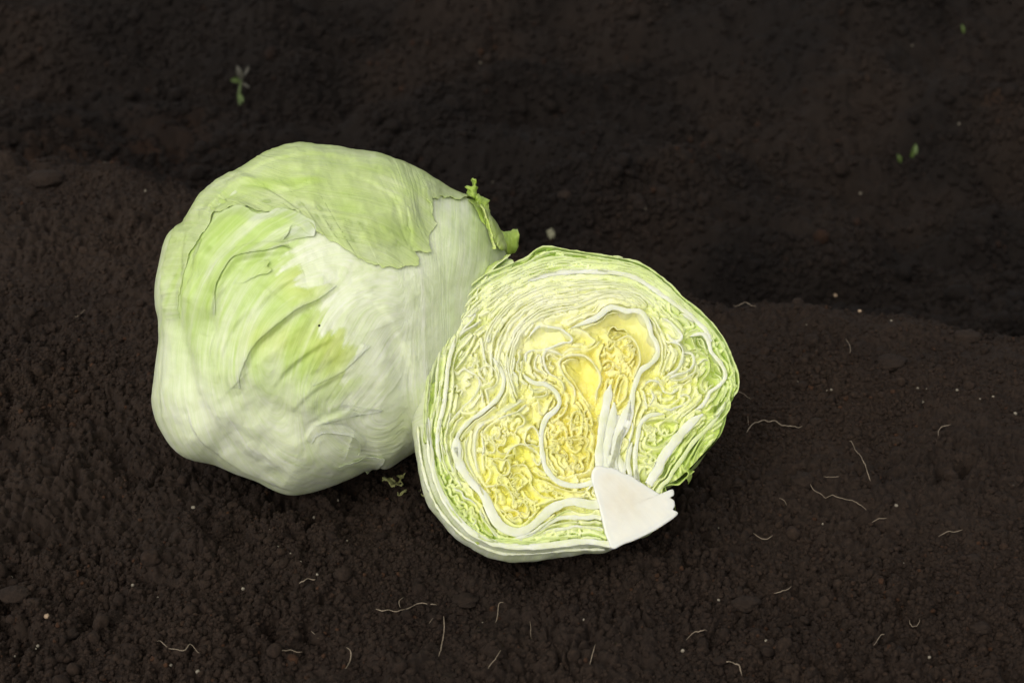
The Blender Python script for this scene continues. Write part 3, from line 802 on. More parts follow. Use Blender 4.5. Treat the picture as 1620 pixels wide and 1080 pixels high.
 ([(882,700),(886,708),(882,716),(889,722),(886,730),(893,738)], 1.8, 7, 0, {'wav':1.3}),
 ([(872,695),(876,706),(872,716),(878,726),(884,737),(892,745)], 1.8, 7, 0, {'wav':1.3}),
 ([(892,712),(898,722),(894,731),(901,740),(909,745)], 1.8, 7, 0, {'wav':1.3}),
 ([(905,720),(912,727),(908,735),(916,742),(924,738),(920,728),(928,722)], 1.8, 7, 0, {'wav':1.3}),
 ([(925,690),(930,700),(926,710),(933,718),(930,730)], 1.8, 7, 0, {'wav':1.2}),
 ([(935,680),(938,695),(934,708),(940,720),(936,735),(928,745)], 1.8, 7, 0, {'wav':1.2}),
 ([(886,752),(898,754),(910,750),(922,748),(934,742)], 2.2, 7, 0, {'wav':.9}),
 ([(912,640),(918,650),(926,660),(930,675),(928,688)], 2.4, 8, 0, {'wav':.6}),
 ([(922,632),(930,645),(936,660),(938,672)], 2.2, 8, 0, {'wav':.5}),
 ([(885,660),(893,652),(898,640)], 2.6, 9, .2, {'wav':.5}),
 ([(930,775),(935,768),(942,770),(938,780),(944,784)], 3, 9, .6, {'wav':.8}),
 ([(923,782),(930,779),(936,788),(946,789)], 3, 9, .6, {'wav':.8}),
 # --- between heart rib and R1
 ([(978,694),(986,692),(994,697),(992,706),(984,714),(977,716)], 2.2, 9, 0, {'green':.2,'wav':.5}),
 ([(1001,668),(1000,684),(995,700),(992,716),(989,732),(990,744)], 4, 14, .6, {'wav':.4}),
 ([(1012,640),(1006,655),(1004,672),(1000,690)], 2.4, 10, 0, {'wav':.8}),
 ([(1020,648),(1014,660),(1010,670)], 2.4, 10, 0, {'wav':.8}),
 ([(1050,655),(1039,655),(1028,657),(1018,664),(1012,674),(1009,690),(1006,712),(1005,735),(1007,754),(1010,764)], 6.5, 18, .7, {'wav':.15,'taper':(1,0)}),
 ([(1047,653),(1058,649),(1072,652),(1084,655)], 3, 12, .2, {}),
 # --- pocket D
 ([(1023,680),(1018,670),(1027,665),(1043,662),(1061,663),(1073,668)], 2.4, 10, 0, {'green':.2,'wav':.5}),
 ([(1062,666),(1052,665),(1044,672),(1043,681),(1048,687),(1057,688),(1066,683),(1071,672)], 2.2, 10, 0, {'green':.2,'wav':.4}),
 ([(1026,686),(1022,695),(1021,702),(1028,706),(1038,707),(1049,703),(1058,695),(1073,684)], 2.2, 10, 0, {'green':.2,'wav':.4}),
 ([(1022,717),(1032,711),(1045,708),(1058,701),(1070,691),(1078,682)], 3.0, 10, 0, {'green':.3,'wav':.4}),
 ([(1009,717),(1016,721),(1025,723),(1019,729),(1026,735),(1038,731)], 2.2, 8, 0, {'wav':.9}),
 ([(1009,757),(1013,743),(1019,740),(1021,751),(1027,747),(1034,738),(1039,728)], 2.2, 8, 0, {'green':.2,'wav':.7}),
 ([(1013,700),(1014,710),(1020,716)], 2.2, 8, 0, {'wav':.9}),
 ([(1012,735),(1022,734),(1030,738)], 2.2, 8, 0, {'wav':.9}),
 # --- right ribs
 ([(1026,766),(1034,752),(1041,740),(1047,726),(1056,713),(1067,699),(1079,684),(1090,672),(1100,663),(1112,655)], 15, 18, .8, {'wav':.15,'taper':(0,1)}),
 ([(1078,672),(1085,660),(1098,650),(1108,648)], 3.5, 14, .5, {}),
 ([(1040,779),(1047,767),(1058,758),(1064,746),(1073,734),(1084,718),(1096,700),(1108,688),(1124,672),(1140,650),(1148,635)], 6.5, 20, .4, {'wav':.3,'taper':(0,1),'green':.25}),
 ([(1047,781),(1050,770),(1062,765),(1075,765),(1088,753),(1100,744)], 2.6, 16, 0, {'green':.9,'wav':.5}),
 ([(1065,745),(1071,739),(1078,735),(1083,743),(1089,748),(1086,757)], 2.4, 10, 0, {'green':.8,'wav':.5}),
 ([(1077,738),(1077,749),(1073,756),(1067,750)], 2.2, 9, 0, {'green':.8}),
 ([(1096,733),(1102,717),(1112,700),(1126,687)], 3, 16, 0, {'green':.9,'wav':.5}),
 ([(1084,738),(1091,725),(1104,702),(1113,688)], 3, 16, 0, {'green':.9,'wav':.5}),
 ([(1154,628),(1155,642),(1148,656),(1136,668),(1125,677)], 3, 24, 0, {'green':.6}),
 ([(1150,628),(1145,644),(1135,657),(1122,667),(1110,681)], 3, 20, 0, {'green':.6}),
 # --- right swirl
 ([(1023,498),(1031,506),(1038,520),(1043,532),(1048,547),(1048,562),(1047,575),(1043,588)], 2.2, 12, 0, {'wav':.6}),
 ([(1030,498),(1038,508),(1045,522),(1050,535),(1054,550),(1052,566)], 2.4, 12, .1, {'wav':.8}),
 ([(1053,595),(1062,590),(1071,584),(1078,572),(1081,558),(1077,547),(1068,541),(1058,541)], 4.5, 11, .5, {'wav':.3}),
 ([(1048,590),(1052,578),(1056,566),(1060,556),(1055,552)], 2.6, 9, .1, {'wav':.6}),
 ([(1058,598),(1072,592),(1086,588),(1096,578),(1098,566),(1092,559),(1082,558)], 4.5, 11, .5, {'wav':.3}),
 ([(1061,602),(1078,600),(1089,594),(1099,588),(1102,574)], 2.8, 10, .3, {'wav':.4}),
 ([(1096,556),(1108,558),(1118,564),(1122,574),(1122,586),(1117,594),(1111,602),(1110,612),(1116,619)], 2.4, 12, 0, {'green':.3,'wav':.3}),
 ([(1106,575),(1114,568),(1120,570)], 3, 9, .5, {}),
 ([(1104,595),(1112,590),(1117,582)], 2.4, 9, .2, {}),
 ([(1094,533),(1098,544),(1104,553),(1114,559),(1122,570)], 2.2, 12, 0, {'green':.4,'wav':.3}),
 ([(1097,556),(1090,558),(1082,562)], 2, 10, .1, {}),
 ([(1048,503),(1056,506),(1064,512),(1073,522),(1079,531),(1075,539),(1065,538),(1057,530)], 4.5, 10, .5, {'wav':.3}),
 ([(1052,514),(1062,520),(1068,530)], 2.4, 8, .2, {}),
 ([(1092,532),(1104,528),(1115,530),(1121,541),(1124,553),(1130,562),(1140,574),(1147,588),(1146,600),(1136,611),(1124,619),(1118,630),(1112,640),(1100,648)], 6, 16, .55, {'wav':.3}),
 ([(1102,614),(1098,626),(1090,636),(1080,645),(1068,654),(1056,660)], 2.4, 12, 0, {'wav':.5}),
 ([(1102,614),(1105,623),(1110,625),(1104,634),(1092,644),(1080,652),(1070,662)], 2.4, 12, 0, {'wav':.5}),
 ([(1110,630),(1102,640),(1090,650),(1078,660)], 2.4, 12, .2, {'wav':.6}),
 ([(1050,645),(1060,648),(1070,644),(1080,640),(1090,633),(1091,627),(1084,624),(1076,627)], 3.6, 9, .5, {'wav':.3}),
 ([(1035,634),(1040,638),(1054,642),(1065,638),(1074,631)], 2.4, 9, 0, {'wav':.5}),
 ([(1022,645),(1029,639),(1037,642),(1048,648),(1060,645)], 2.4, 9, 0, {'wav':.6}),
 ([(1017,614),(1022,606),(1030,602),(1042,604),(1048,610),(1052,618),(1062,622),(1070,617),(1078,610)], 4, 9, .5, {'wav':.5}),
 ([(1024,646),(1021,632),(1018,618)], 3.5, 9, .4, {'wav':.4}),
 ([(1028,640),(1034,628),(1030,618)], 3, 8, .4, {}),
 ([(1062,612),(1070,608),(1082,607),(1092,600)], 2.6, 9, .2, {'wav':.6}),
 ([(1156,597),(1162,588),(1162,578),(1159,566),(1152,556)], 3, 12, .1, {'green':.5,'wav':.5}),
 ([(1154,598),(1160,603),(1159,609),(1152,613),(1147,620),(1142,630)], 2.6, 12, .1, {'green':.5,'wav':.5}),
 ([(1134,552),(1140,564),(1150,575),(1153,586)], 2.6, 12, .1, {'green':.4,'wav':.5}),
 ([(1143,556),(1148,547),(1143,540),(1134,541)], 2.4, 9, 0, {'green':.5}),
 # --- top right white band and outer leaves
 ([(835,444),(870,434),(905,430),(950,430),(978,432),(1006,440),(1028,453),(1048,467),(1070,483),(1090,497),(1102,508),(1116,522),(1126,540)], 7, 16, .6, {'wav':.4}),
 ([(1003,452),(1020,460),(1034,470),(1042,480),(1052,492),(1060,498)], 2.6, 11, .1, {'green':.3}),
 ([(1060,480),(1061,492),(1070,500),(1080,502),(1092,512)], 2.6, 11, .1, {'green':.3}),
 ([(1078,496),(1088,502),(1097,510)], 5, 10, .6, {'up':.4}),
 ([(985,408),(978,406),(970,405)], 3.4, 5, .1, {'up':.5}),
]

def build_half():
    root = empty('halved_lettuce', (F0[0], F0[1], 0.0))
    tag(root, 'cut lettuce half with yellow heart and white stem facing the camera', 'lettuce')
    # outer skin: the bowl behind the cut face
    out = resample(np.vstack([spline(HALF_OUT, 2, True), HALF_OUT[0]]), 520)[:-1]
    rim = resample(np.vstack([spline(RIM, 2, True), RIM[0]]), 520)[:-1]
    c = np.array([[905.0, 635.0]]); cuv = face_uv(c)[0]
    n = 520
    # match by angle round the centre
    def by_angle(P):
        uv = face_uv(P) - cuv
        a = np.arctan2(uv[:, 1], uv[:, 0]); r = np.hypot(uv[:, 0], uv[:, 1])
        o = np.argsort(a); a = a[o]; r = r[o]
        th = np.linspace(-np.pi, np.pi, n, endpoint=False)
        return th, np.interp(th, np.concatenate([a - 2 * np.pi, a, a + 2 * np.pi]), np.tile(r, 3))
    th, ro = by_angle(out); th, rr = by_angle(rim)
    topw = sstep(-0.55, -0.2, th) * (1 - sstep(2.35, 2.75, th))
    ro = ro * (1 - topw) + rr * topw * 0.97
    rr = rr * (1 - 0.0 * topw)
    dirs = np.stack([np.cos(th), np.sin(th)], 1)
    ang = th
    rows = []; cols = []; flow = []
    D = 0.066
    PH = np.concatenate([np.linspace(0, 0.35, 16), np.linspace(0.38, math.pi / 2 - 0.02, 50)])
    px = cuv[0]; s_ = np.arange(n)
    rin = rr * 0.985
    for k, ph in enumerate(PH):
        g = math.sin(min(ph / 0.38, 1) * math.pi / 2)
        base = rr * (1 - g) + ro * g
        lat = base * (math.cos(max(0, ph - 0.2) / (math.pi / 2 - 0.2) * math.pi / 2) ** 0.8)
        d = D * math.sin(ph) ** 1.0
        wv = 0.0014 * fbm(np.cos(th) * 3 + 5, np.sin(th) * 3 + ph * 1.6, 4, 81) * min(1, ph * 3) + 0.0007 * fbm(th * 9, ph * 5 + np.zeros(n), 3, 82)
        # loose outer leaf edges overlap in steps
        uv = dirs * (lat + wv)[:, None] + cuv
        rows.append(face_world(uv, np.full(n, d) + 0.0012 * fbm(th * 4, np.zeros(n) + ph * 3, 3, 83)))
        # colour: white underneath and left, green at top and right
        gr = 0.25 + 0.75 * sstep(-0.6, 0.5, np.cos(th - 0.35)) 
        gr = np.clip(gr * 0.95 + 0.22 * fbm(th * 5, np.full(n, ph * 3), 4, 84) - 0.12, 0, 1)
        lowleft = np.exp(-((((th + 2.2) + np.pi) % (2 * np.pi) - np.pi) / 1.0) ** 2)
        gr = np.clip(gr - 0.55 * lowleft + (0.12 if ph < 0.2 else 0), 0, 1)
        cc = mix3(np.tile([0.70, 0.72, 0.52], (n, 1)), [0.52, 0.66, 0.20], gr)
        cols.append(cc)
        flow.append(np.stack([th * 1.2, np.full(n, ph), np.zeros(n)], 1))
    V = np.concatenate(rows)
    F = grid_faces(len(PH), n, True)
    o = make_mesh('outer_leaf', V, F, M_SKIN, np.concatenate(cols), np.concatenate(flow), parent=root)
    o['label'] = 'smooth outer skin, white below and green on the right'
    # second wrapper leaf, slightly inside, lower left
    sd = 0
    for (pts, w, dep, wh, kw) in LEAVES:
        sd += 1
        nm = 'leaf_rib' if (w >= 5.5) else 'leaf'
        cut_leaf(pts, w, dep, wh, kw.pop('wav', .35), parent=root, seed=sd, name=nm, **kw)
    cut_leaf([(673,700),(671,660),(675,608),(684,565),(698,524),(716,488),(741,456),(768,434),(800,421),(832,408),(850,394),(868,390),(905,396),(950,403),(985,409),(1010,415),(1033,428),(1060,449),(1078,468),(1098,484),(1118,502),(1134,520),(1148,542),(1158,565),(1167,590),(1169,611),(1161,627)], 3.2, 12, 0.1, 0.5, parent=root, seed=501, name='leaf', green=0.35)
    cut_leaf([(680,706),(676,660),(680,610),(690,566),(704,528),(722,494),(746,463),(772,442),(805,428),(836,415),(868,398),(905,401),(950,408),(985,414),(1010,421),(1033,434),(1057,454),(1076,473),(1096,490),(1115,508),(1130,526),(1143,547),(1153,568),(1161,590),(1163,608)], 3.0, 12, 0.1, 0.6, parent=root, seed=502, name='leaf', green=0.25)
    cut_leaf([(674,700),(673,665),(675,630),(680,598),(688,566)], 6, 12, 0.1, 0.4, parent=root, seed=504, name='leaf', green=0.3)
    cut_leaf([(960,867),(930,866),(895,868),(850,872),(800,873),(765,862),(735,845),(707,818),(686,785),(672,745),(665,705),(662,670)], 5, 14, 0.7, 0.3, parent=root, seed=505, name='leaf', up=-6)
    # tight stack of leaves over the top
    family([(700,560),(712,520),(732,486),(765,456),(800,436),(845,414),(880,403),(920,407),(970,413),(1015,424),(1055,452),(1092,487),(1122,515),(1142,548)],
           [(722,545),(735,515),(755,492),(785,470),(820,452),(860,437),(905,430),(950,429),(1000,436),(1040,460),(1080,488),(1110,513),(1126,534),(1134,552)],
           6, 3.0, 5.0, 14, .02, root, 5)
    family([(765,590),(762,550),(770,520),(790,492),(820,466),(855,448),(905,440),(950,441),(1000,450),(1030,468),(1055,492)],
           [(812,600),(812,570),(818,545),(828,525),(848,508),(872,498),(905,490),(930,482),(958,470),(990,474),(1014,486)],
           12, 2.6, 4.8, 12, .12, root, 6)
    family([(790,560),(795,590),(806,620),(812,640)], [(826,556),(822,580),(830,600),(838,606)], 4, 2.4, 4, 11, .3, root, 8)
    family([(693,600),(690,640),(688,680),(694,720),(706,752)], [(716,660),(708,690),(712,725),(722,752),(735,775)], 4, 2.4, 4.5, 12, .3, root, 9)
    family([(725,700),(728,725),(740,750),(756,770),(770,790)], [(748,690),(748,715),(754,740),(764,760),(776,780)], 3, 2.2, 3.4, 11, .2, root, 10)
    family([(790,851),(830,852),(870,846),(905,843)], [(782,857),(830,862),(870,858),(912,852)], 3, 2.2, 3.4, 14, .0, root, 11, green=.4)
    family([(1128,590),(1140,600),(1132,620),(1118,640)], [(1160,600),(1158,620),(1148,645),(1130,662)], 4, 2.4, 4, 13, .1, root, 12, green=.3)
    BAG = []
    # frilly edges packed into the heart and the pockets
    rf = np.random.RandomState(77)
    for (cx, cy, rx, ry, cnt, ang0) in [(902,700,30,42,20,1.4),(918,655,24,34,9,1.5),(984,560,22,34,15,.9),(800,712,36,56,26,1.3),(818,786,38,26,16,.9),(1058,618,34,34,14,.6),(1036,704,24,34,13,1.0),(738,805,20,34,9,1.0),(893,772,36,8,7,.1),(868,590,26,26,8,.9),(742,600,22,50,8,1.2),(1100,575,20,36,8,1.3)]:
        for q_ in range(int(cnt * 0.55)):
            rr_ = math.sqrt(rf.rand()) * 0.95; aa_ = rf.rand() * 6.283
            x0 = cx + rx * rr_ * math.cos(aa_); y0 = cy + ry * rr_ * math.sin(aa_)
            L_ = 9 + 20 * rf.rand(); an = ang0 + rf.randn() * 0.7; bend = rf.randn() * 0.9
            am = 1.2 + 3.0 * rf.rand(); wl = 6.5 + 6 * rf.rand(); p_ = rf.rand() * 6
            tt = np.linspace(-0.5, 0.5, max(5, int(L_ * 0.9)))
            th_ = an + bend * tt
            bx = x0 + L_ * tt * np.cos(th_); by = y0 + L_ * tt * np.sin(th_)
            o_ = am * np.sin(2 * math.pi * L_ * tt / wl + p_) + 0.6 * rf.randn(len(tt))
            pts_ = np.stack([bx - o_ * np.sin(th_), by + o_ * np.cos(th_)], 1)
            cut_leaf(pts_, 2.2 + 1.3 * rf.rand(), 7, 0.0, 0.3, parent=root, seed=1000 + int(cx) + q_ * 7, up=-0.1 - 1.0 * rf.rand() ** 2, bag=BAG)
    # thin leaves pressed between the others: each runs alongside a neighbour until the space closes
    rim_in = [tuple(np.array([905, 635]) + (np.array(p) - [905, 635]) * 0.985) for p in RIM]
    src = [c_ for c_ in ALLPTS]
    for rnd in range(2):
        P = np.vstack(ALLPTS); kd = kdtree.KDTree(len(P))
        for i, p in enumerate(P): kd.insert((p[0], p[1], 0), i)
        kd.balance(); fresh = []
        for ci, c_ in enumerate(src):
            if len(c_) < 6: continue
            T = np.gradient(c_, axis=0); T /= np.linalg.norm(T, axis=1)[:, None] + 1e-9
            Nn = np.stack([-T[:, 1], T[:, 0]], 1)
            for sd_ in (1, -1):
                off = (4.4 + 1.5 * rf.rand()) if abs(c_[len(c_) // 2, 1] - 455) < 45 else (6.4 + 2.6 * rf.rand())
                Q = c_ + Nn * (sd_ * off + 1.3 * noise2(np.arange(len(c_)) / 5.0, np.full(len(c_), ci * 1.3 + rnd), 161))[:, None]
                okp = in_poly(Q[:, 0], Q[:, 1], rim_in) & ~in_poly(Q[:, 0], Q[:, 1], CORE)
                for cav_ in ((990,510,34,16),(1024,545,12,30),(925,590,15,26),(735,612,12,24),(1092,545,12,18),(1128,590,9,16)):
                    okp &= (((Q[:, 0] - cav_[0]) / cav_[2]) ** 2 + ((Q[:, 1] - cav_[1]) / cav_[3]) ** 2) > 1
                for i in range(len(Q)):
                    if okp[i] and kd.find((Q[i, 0], Q[i, 1], 0))[2] < (3.0 if Q[i, 1] < 500 else 4.6): okp[i] = False
                run = []; best_ = []
                for i in range(len(Q) + 1):
                    if i < len(Q) and okp[i]: run.append(i)
                    else:
                        if len(run) > 6:
                            q2 = Q[run]; m_ = q2[len(q2) // 2]
                            core_ = abs(m_[0] - 905) < 170 and m_[1] > 500
                            if core_ and float(noise2(np.array([m_[0] / 17.0]), np.array([m_[1] / 17.0]), 171)[0]) > (0.0 if rnd == 0 else -0.15):
                                run = []; continue
                            if all(np.min(np.hypot(*(f_ - q2[len(q2) // 2]).T)) > 3.0 for f_ in fresh): fresh.append(q2)
                        run = []
        for k_, q2 in enumerate(fresh):
            cut_leaf(q2[::3] if len(q2) > 12 else q2[::2], 1.9 + 1.5 * rf.rand(), 9, 0.0, 0.7, seed=3000 + rnd * 400 + k_, up=-0.05 - 1.5 * rf.rand() ** 2, bag=BAG)
        src = fresh
    off_ = 0; bv = []; bf = []; bc = []
    for (v_, f_, c_) in BAG:
        bv.append(v_); bf.append(f_ + off_); bc.append(c_); off_ += len(v_)
    fr_ = make_mesh('thin_inner_leaves', np.concatenate(bv), np.concatenate(bf), M_CUT, np.concatenate(bc), parent=root)
    fr_['kind'] = 'stuff'
    print('thin leaves', len(BAG), 'quads', sum(len(f_) for _, f_, _ in BAG))
    # cores
    solid_poly(CORE, 'stem_core', root, 0.05, 0.0012, core_cols, M_CORE, 1.0, 2.0, 3)
    for k_, (pp, ww) in enumerate([
            ([(950,748),(948,725),(949,700),(953,672),(958,648),(962,626),(966,608)], 12),
            ([(962,750),(960,725),(962,700),(966,675),(970,655),(972,636)], 13.0),
            ([(972,748),(970,730),(973,708),(979,688),(987,668),(993,650),(997,634)], 16.0),
            ([(985,752),(984,740),(980,728),(979,716)], 10.0),
            ([(998,758),(996,746),(993,732),(996,715),(1000,700)], 7.0),
            ([(1010,766),(1007,754),(1006,742)], 8.0)]):
        cut_leaf(pp, ww, 24, 0.9, 0.25, parent=root, seed=700 + k_, name='leaf_rib', taper=(0, 1))
    solid_poly([(944,748),(946,710),(950,686),(956,666),(964,655),(972,652),(980,654),(990,650),(994,662),(988,684),(980,700),(975,716),(971,748)], 'stem_neck', root, 0.05, -0.0005, lambda x, y, f: np.tile([0.72, 0.72, 0.58], (len(x), 1)), M_CORE, 1.0, 2.0, 4)
    # broad pale wrapper leaf turned back at the upper left, its torn tip against the whole head
    A = resample(spline([(664,600),(670,560),(683,515),(706,470),(736,438),(768,418),(790,408),(800,400),(808,401)], 2), 120)
    B = resample(spline([(676,606),(686,566),(700,528),(720,492),(748,462),(772,445),(796,432),(808,424),(813,414)], 2), 120)
    V = []; C = []; FL = []
    n = 120; sx = np.arange(n)
    for rr_ in range(24):
        t = rr_ / 23.0
        Q = B * (1 - t) + A * t
        nn_ = noise2(sx / 5.0, np.full(n, 3.0), 151) * 2.2 * t + noise2(sx / 2.1, np.full(n, 4.0), 152) * 1.2 * t
        Q = Q + np.stack([-nn_, -nn_], 1) * 0.7
        d_ = 0.0006 + 0.010 * t ** 1.6 + 0.0012 * fbm(Q[:, 0] / 12, Q[:, 1] / 12, 3, 153)
        V.append(face_world(face_uv(Q), d_))
        gcol = np.clip(0.35 + 0.9 * fbm(Q[:, 0] / 16, Q[:, 1] / 9, 3, 154) + 0.3 * (1 - t), 0, 1)
        C.append(mix3(np.tile([0.74, 0.77, 0.50], (n, 1)), [0.56, 0.69, 0.22], gcol * 0.8))
        FL.append(np.stack([np.full(n, t * 0.4) + 0.02 * noise2(sx / 9.0, np.zeros(n), 5), sx / 60.0, np.zeros(n)], 1))
    for rr_ in (22, 12, 0):       # its back
        V.append(V[rr_] - FN * 0.0009); C.append(C[rr_]); FL.append(FL[rr_])
    make_mesh('wrapper_leaf', np.concatenate(V), grid_faces(27, n), M_SKIN, np.concatenate(C), np.concatenate(FL), parent=root)
    # crumpled leaves between the traced ones
    P = np.vstack(ALLPTS)
    kd = kdtree.KDTree(len(P))
    for i, p in enumerate(P): kd.insert((p[0], p[1], 0), i)
    kd.balance()
    st = 1.25
    gx = np.arange(655, 1176, st); gy = np.arange(384, 884, st)
    X, Y = np.meshgrid(gx, gy)
    Xr = X.ravel(); Yr = Y.ravel()
    wx = Xr + 1.2 * fbm(Xr / 9, Yr / 9, 2, 91); wy = Yr + 1.2 * fbm(Xr / 9 + 40, Yr / 9, 2, 92)
    inside = in_poly(Xr, Yr, [tuple(np.array([905, 635]) + (np.array(p) - [905, 635]) * 1.0) for p in RIM])
    dist = np.zeros(len(Xr))
    near_i = np.zeros(len(Xr), int)
    for i in np.nonzero(inside)[0]:
        _, near_i[i], dist[i] = kd.find((wx[i], wy[i], 0))
    TT = np.vstack([np.gradient(c_, axis=0) for c_ in ALLPTS]); LID = np.concatenate([np.full(len(c_), k_) for k_, c_ in enumerate(ALLPTS)])
    lid = LID[near_i]
    openside = ((wx - P[near_i, 0]) * -TT[near_i, 1] + (wy - P[near_i, 1]) * TT[near_i, 0]) * np.where((lid * 7919 % 13) < 6, 1, -1)
    heart, pocket, right, green, lr = warm_field(Xr, Yr)
    # each leaf closes up to its neighbour on one side and leaves a gap on the other
    fine = np.clip(heart + pocket + 0.5 * right, 0, 1)
    stack = np.exp(-((Yr - 455) / 45) ** 2) * (Xr > 760) * (Xr < 1060)
    am = 0.55 + 0.9 * np.clip(0.5 + 1.1 * fbm(Xr / 16 + lid * 3.3, Yr / 16, 2, 96), 0, 1)
    am = am * (1 - 0.6 * stack)
    dd_ = np.maximum(dist - 0.9, 0)
    flank = 0.0003 + 0.00036 * am * dd_ ** 1.1                                   # broad side of the leaf going down
    gap = (0.0034 * am) * sstep(0.0, 1.6, dd_) + 0.00008 * dd_                    # open air under the other side
    dep = np.where(openside > 0, gap, flank)
    dep = dep + (0.0002 + 0.0006 * fine) * fbm(wx / 7.0, wy / 7.0, 2, 99) + 0.0003 * fbm(Xr / 24, Yr / 24, 2, 95)
    dep = np.clip(dep, 0.0003, 0.0065)
    ridge = 1 - sstep(0.0004, 0.0036, dep)
    cav = np.zeros(len(Xr))
    # open cavities the photograph shows
    for (cx, cy, rx, ry, dd) in [(985,508,32,16,.010),(1022,545,12,34,.010),(925,590,18,26,.006),(735,610,14,26,.004),(1088,545,12,18,.006),(1128,590,10,18,.007),(912,700,9,9,.004),(820,745,13,9,.004),(1110,540,10,12,.006),(868,570,10,10,.004),(1055,740,10,16,.008),(1100,700,12,22,.007),(880,535,24,12,.003),(718,570,9,16,.004),(1140,640,8,16,.008)]:
        g = np.exp(-(((Xr - cx) / rx) ** 2 + ((Yr - cy) / ry) ** 2))
        dep = dep * (1 - 0.85 * g) + g * dd
    uv = face_uv(np.stack([Xr, Yr], 1))
    V = face_world(uv * 0.998, dep)
    wc = wall_col(Xr, Yr); ec = edge_col(Xr, Yr, 0.0)
    C = mix3(wc, ec, np.clip((0.10 + 0.85 * ridge), 0, 1))
    F = grid_faces(len(gy), len(gx))
    F = F[inside[F].all(1)]
    used = np.unique(F); remap = -np.ones(len(V), int); remap[used] = np.arange(len(used))
    m = make_mesh('crumpled_leaf_mass', V[used], remap[F], M_MASS, C[used] * 0.97, parent=root)
    m['kind'] = 'stuff'
    return root

#SECTION whole head
HSIL = [(500,230),(540,238),(600,250),(640,262),(680,282),(705,300),(730,318),(752,332),(775,350),(792,372),(803,398),(808,440),(802,500),(785,560),(758,620),(722,675),(690,706),(657,718),(630,730),(608,742),(592,746),(575,742),(545,755),(510,768),(475,776),(445,778),(420,770),(390,752),(360,738),(325,720),(290,708),(268,692),(252,665),(242,640),(239,615),(243,590),(250,550),(256,520),(258,490),(255,465),(256,440),(262,415),(270,385),(279,362),(290,350),(305,343),(318,325),(337,303),(370,278),(410,258),(450,238),(480,231)]
HC = np.array([505.0, 515.0])
_hs = spline(HSIL, 3, True) - HC
_ha = np.arctan2(-_hs[:, 1], _hs[:, 0]); _hr = np.hypot(_hs[:, 0], _hs[:, 1])
_o = np.argsort(_ha); _ha = _ha[_o]; _hr = _hr[_o]
_hae = np.concatenate([_ha - 2 * np.pi, _ha, _ha + 2 * np.pi]); _hre = np.tile(_hr, 3)
def head_R(th): return np.interp(th, _hae, _hre)

# creases: (polyline, side normal is to the right of travel in the photo), raise on the left, drop on the right
CREASES = [
 # pts, raise px, drop px, wide raised, wide dropped
 ([(300,430),(298,480),(300,530),(308,580),(325,630),(355,680),(400,722),(440,748)], 0.0, 7.0, 16, 13),
 ([(328,360),(318,400),(312,440),(305,480),(298,520)], 1.0, 5.0, 8, 6),
 ([(303,345),(294,372),(284,405),(277,445),(274,490),(270,540),(264,590),(262,640)], 2.0, 6.0, 12, 8),
 ([(366,468),(362,466),(368,445),(379,425),(393,411),(412,407),(440,404),(470,402)], 5.0, 4.0, 15, 10),
 ([(384,600),(390,577),(400,556),(414,535),(434,519),(457,502),(483,486),(507,477),(530,462)], 5.0, 4.0, 16, 10),
 ([(318,470),(330,430),(348,398),(368,372)], 3.5, 3.0, 10, 8),
 ([(340,520),(352,482),(372,450),(392,430)], 3.0, 3.0, 9, 7),
 ([(405,500),(425,475),(455,452),(490,440)], 3.0, 2.5, 9, 7),
 ([(352,590),(362,545),(380,510),(402,484)], 3.0, 3.0, 10, 8),
 ([(430,600),(455,572),(490,548),(525,530)], 2.5, 2.5, 10, 8),
 ([(455,640),(480,612),(515,592),(550,578)], 2.0, 2.0, 10, 8),
 ([(410,395),(440,378),(470,372),(496,374)], 2.0, 2.5, 7, 6),
 ([(300,620),(322,672),(362,716),(410,750),(450,768)], 3.0, 4.0, 12, 9),
 ([(560,450),(600,500),(628,550),(640,610),(640,670)], 2.5, 1.0, 16, 12),
 ([(380,590),(410,625),(450,655),(500,675),(540,690)], 0.0, 10.0, 26, 30),
 ([(600,520),(618,570),(630,620),(628,670),(620,700)], 0.0, 8.0, 22, 20),
 ([(376,470),(362,500),(350,530),(342,570)], 1.0, 3.5, 9, 7),
 ([(392,490),(380,520),(372,560),(368,600)], 1.0, 2.5, 8, 6),
 ([(430,440),(415,455),(403,468),(398,480)], 1.0, 3.5, 7, 5),
 ([(490,500),(470,520),(445,540),(425,556),(408,570)], 1.5, 2.5, 9, 5),
 ([(345,640),(375,665),(415,690),(460,705)], 0, 3, 14, 10),
 ([(654,440),(658,500),(657,560),(652,620),(648,700)], 0.8, 0.0, 5, 5),
 ([(545,640),(520,650),(490,665),(470,690)], 1.0, 3.0, 10, 10),
]
for_cr = []
for (pts, up, dn, wu, wd) in CREASES:
    C = spline(pts, 3)
    s = np.linspace(0, 1, len(C)); win = np.sin(np.pi * np.clip(s, 0.001, 0.999)) ** 0.5
    T = np.gradient(C, axis=0); T /= np.linalg.norm(T, axis=1)[:, None]
    for_cr.append((C, win, T, up, dn, wu, wd))

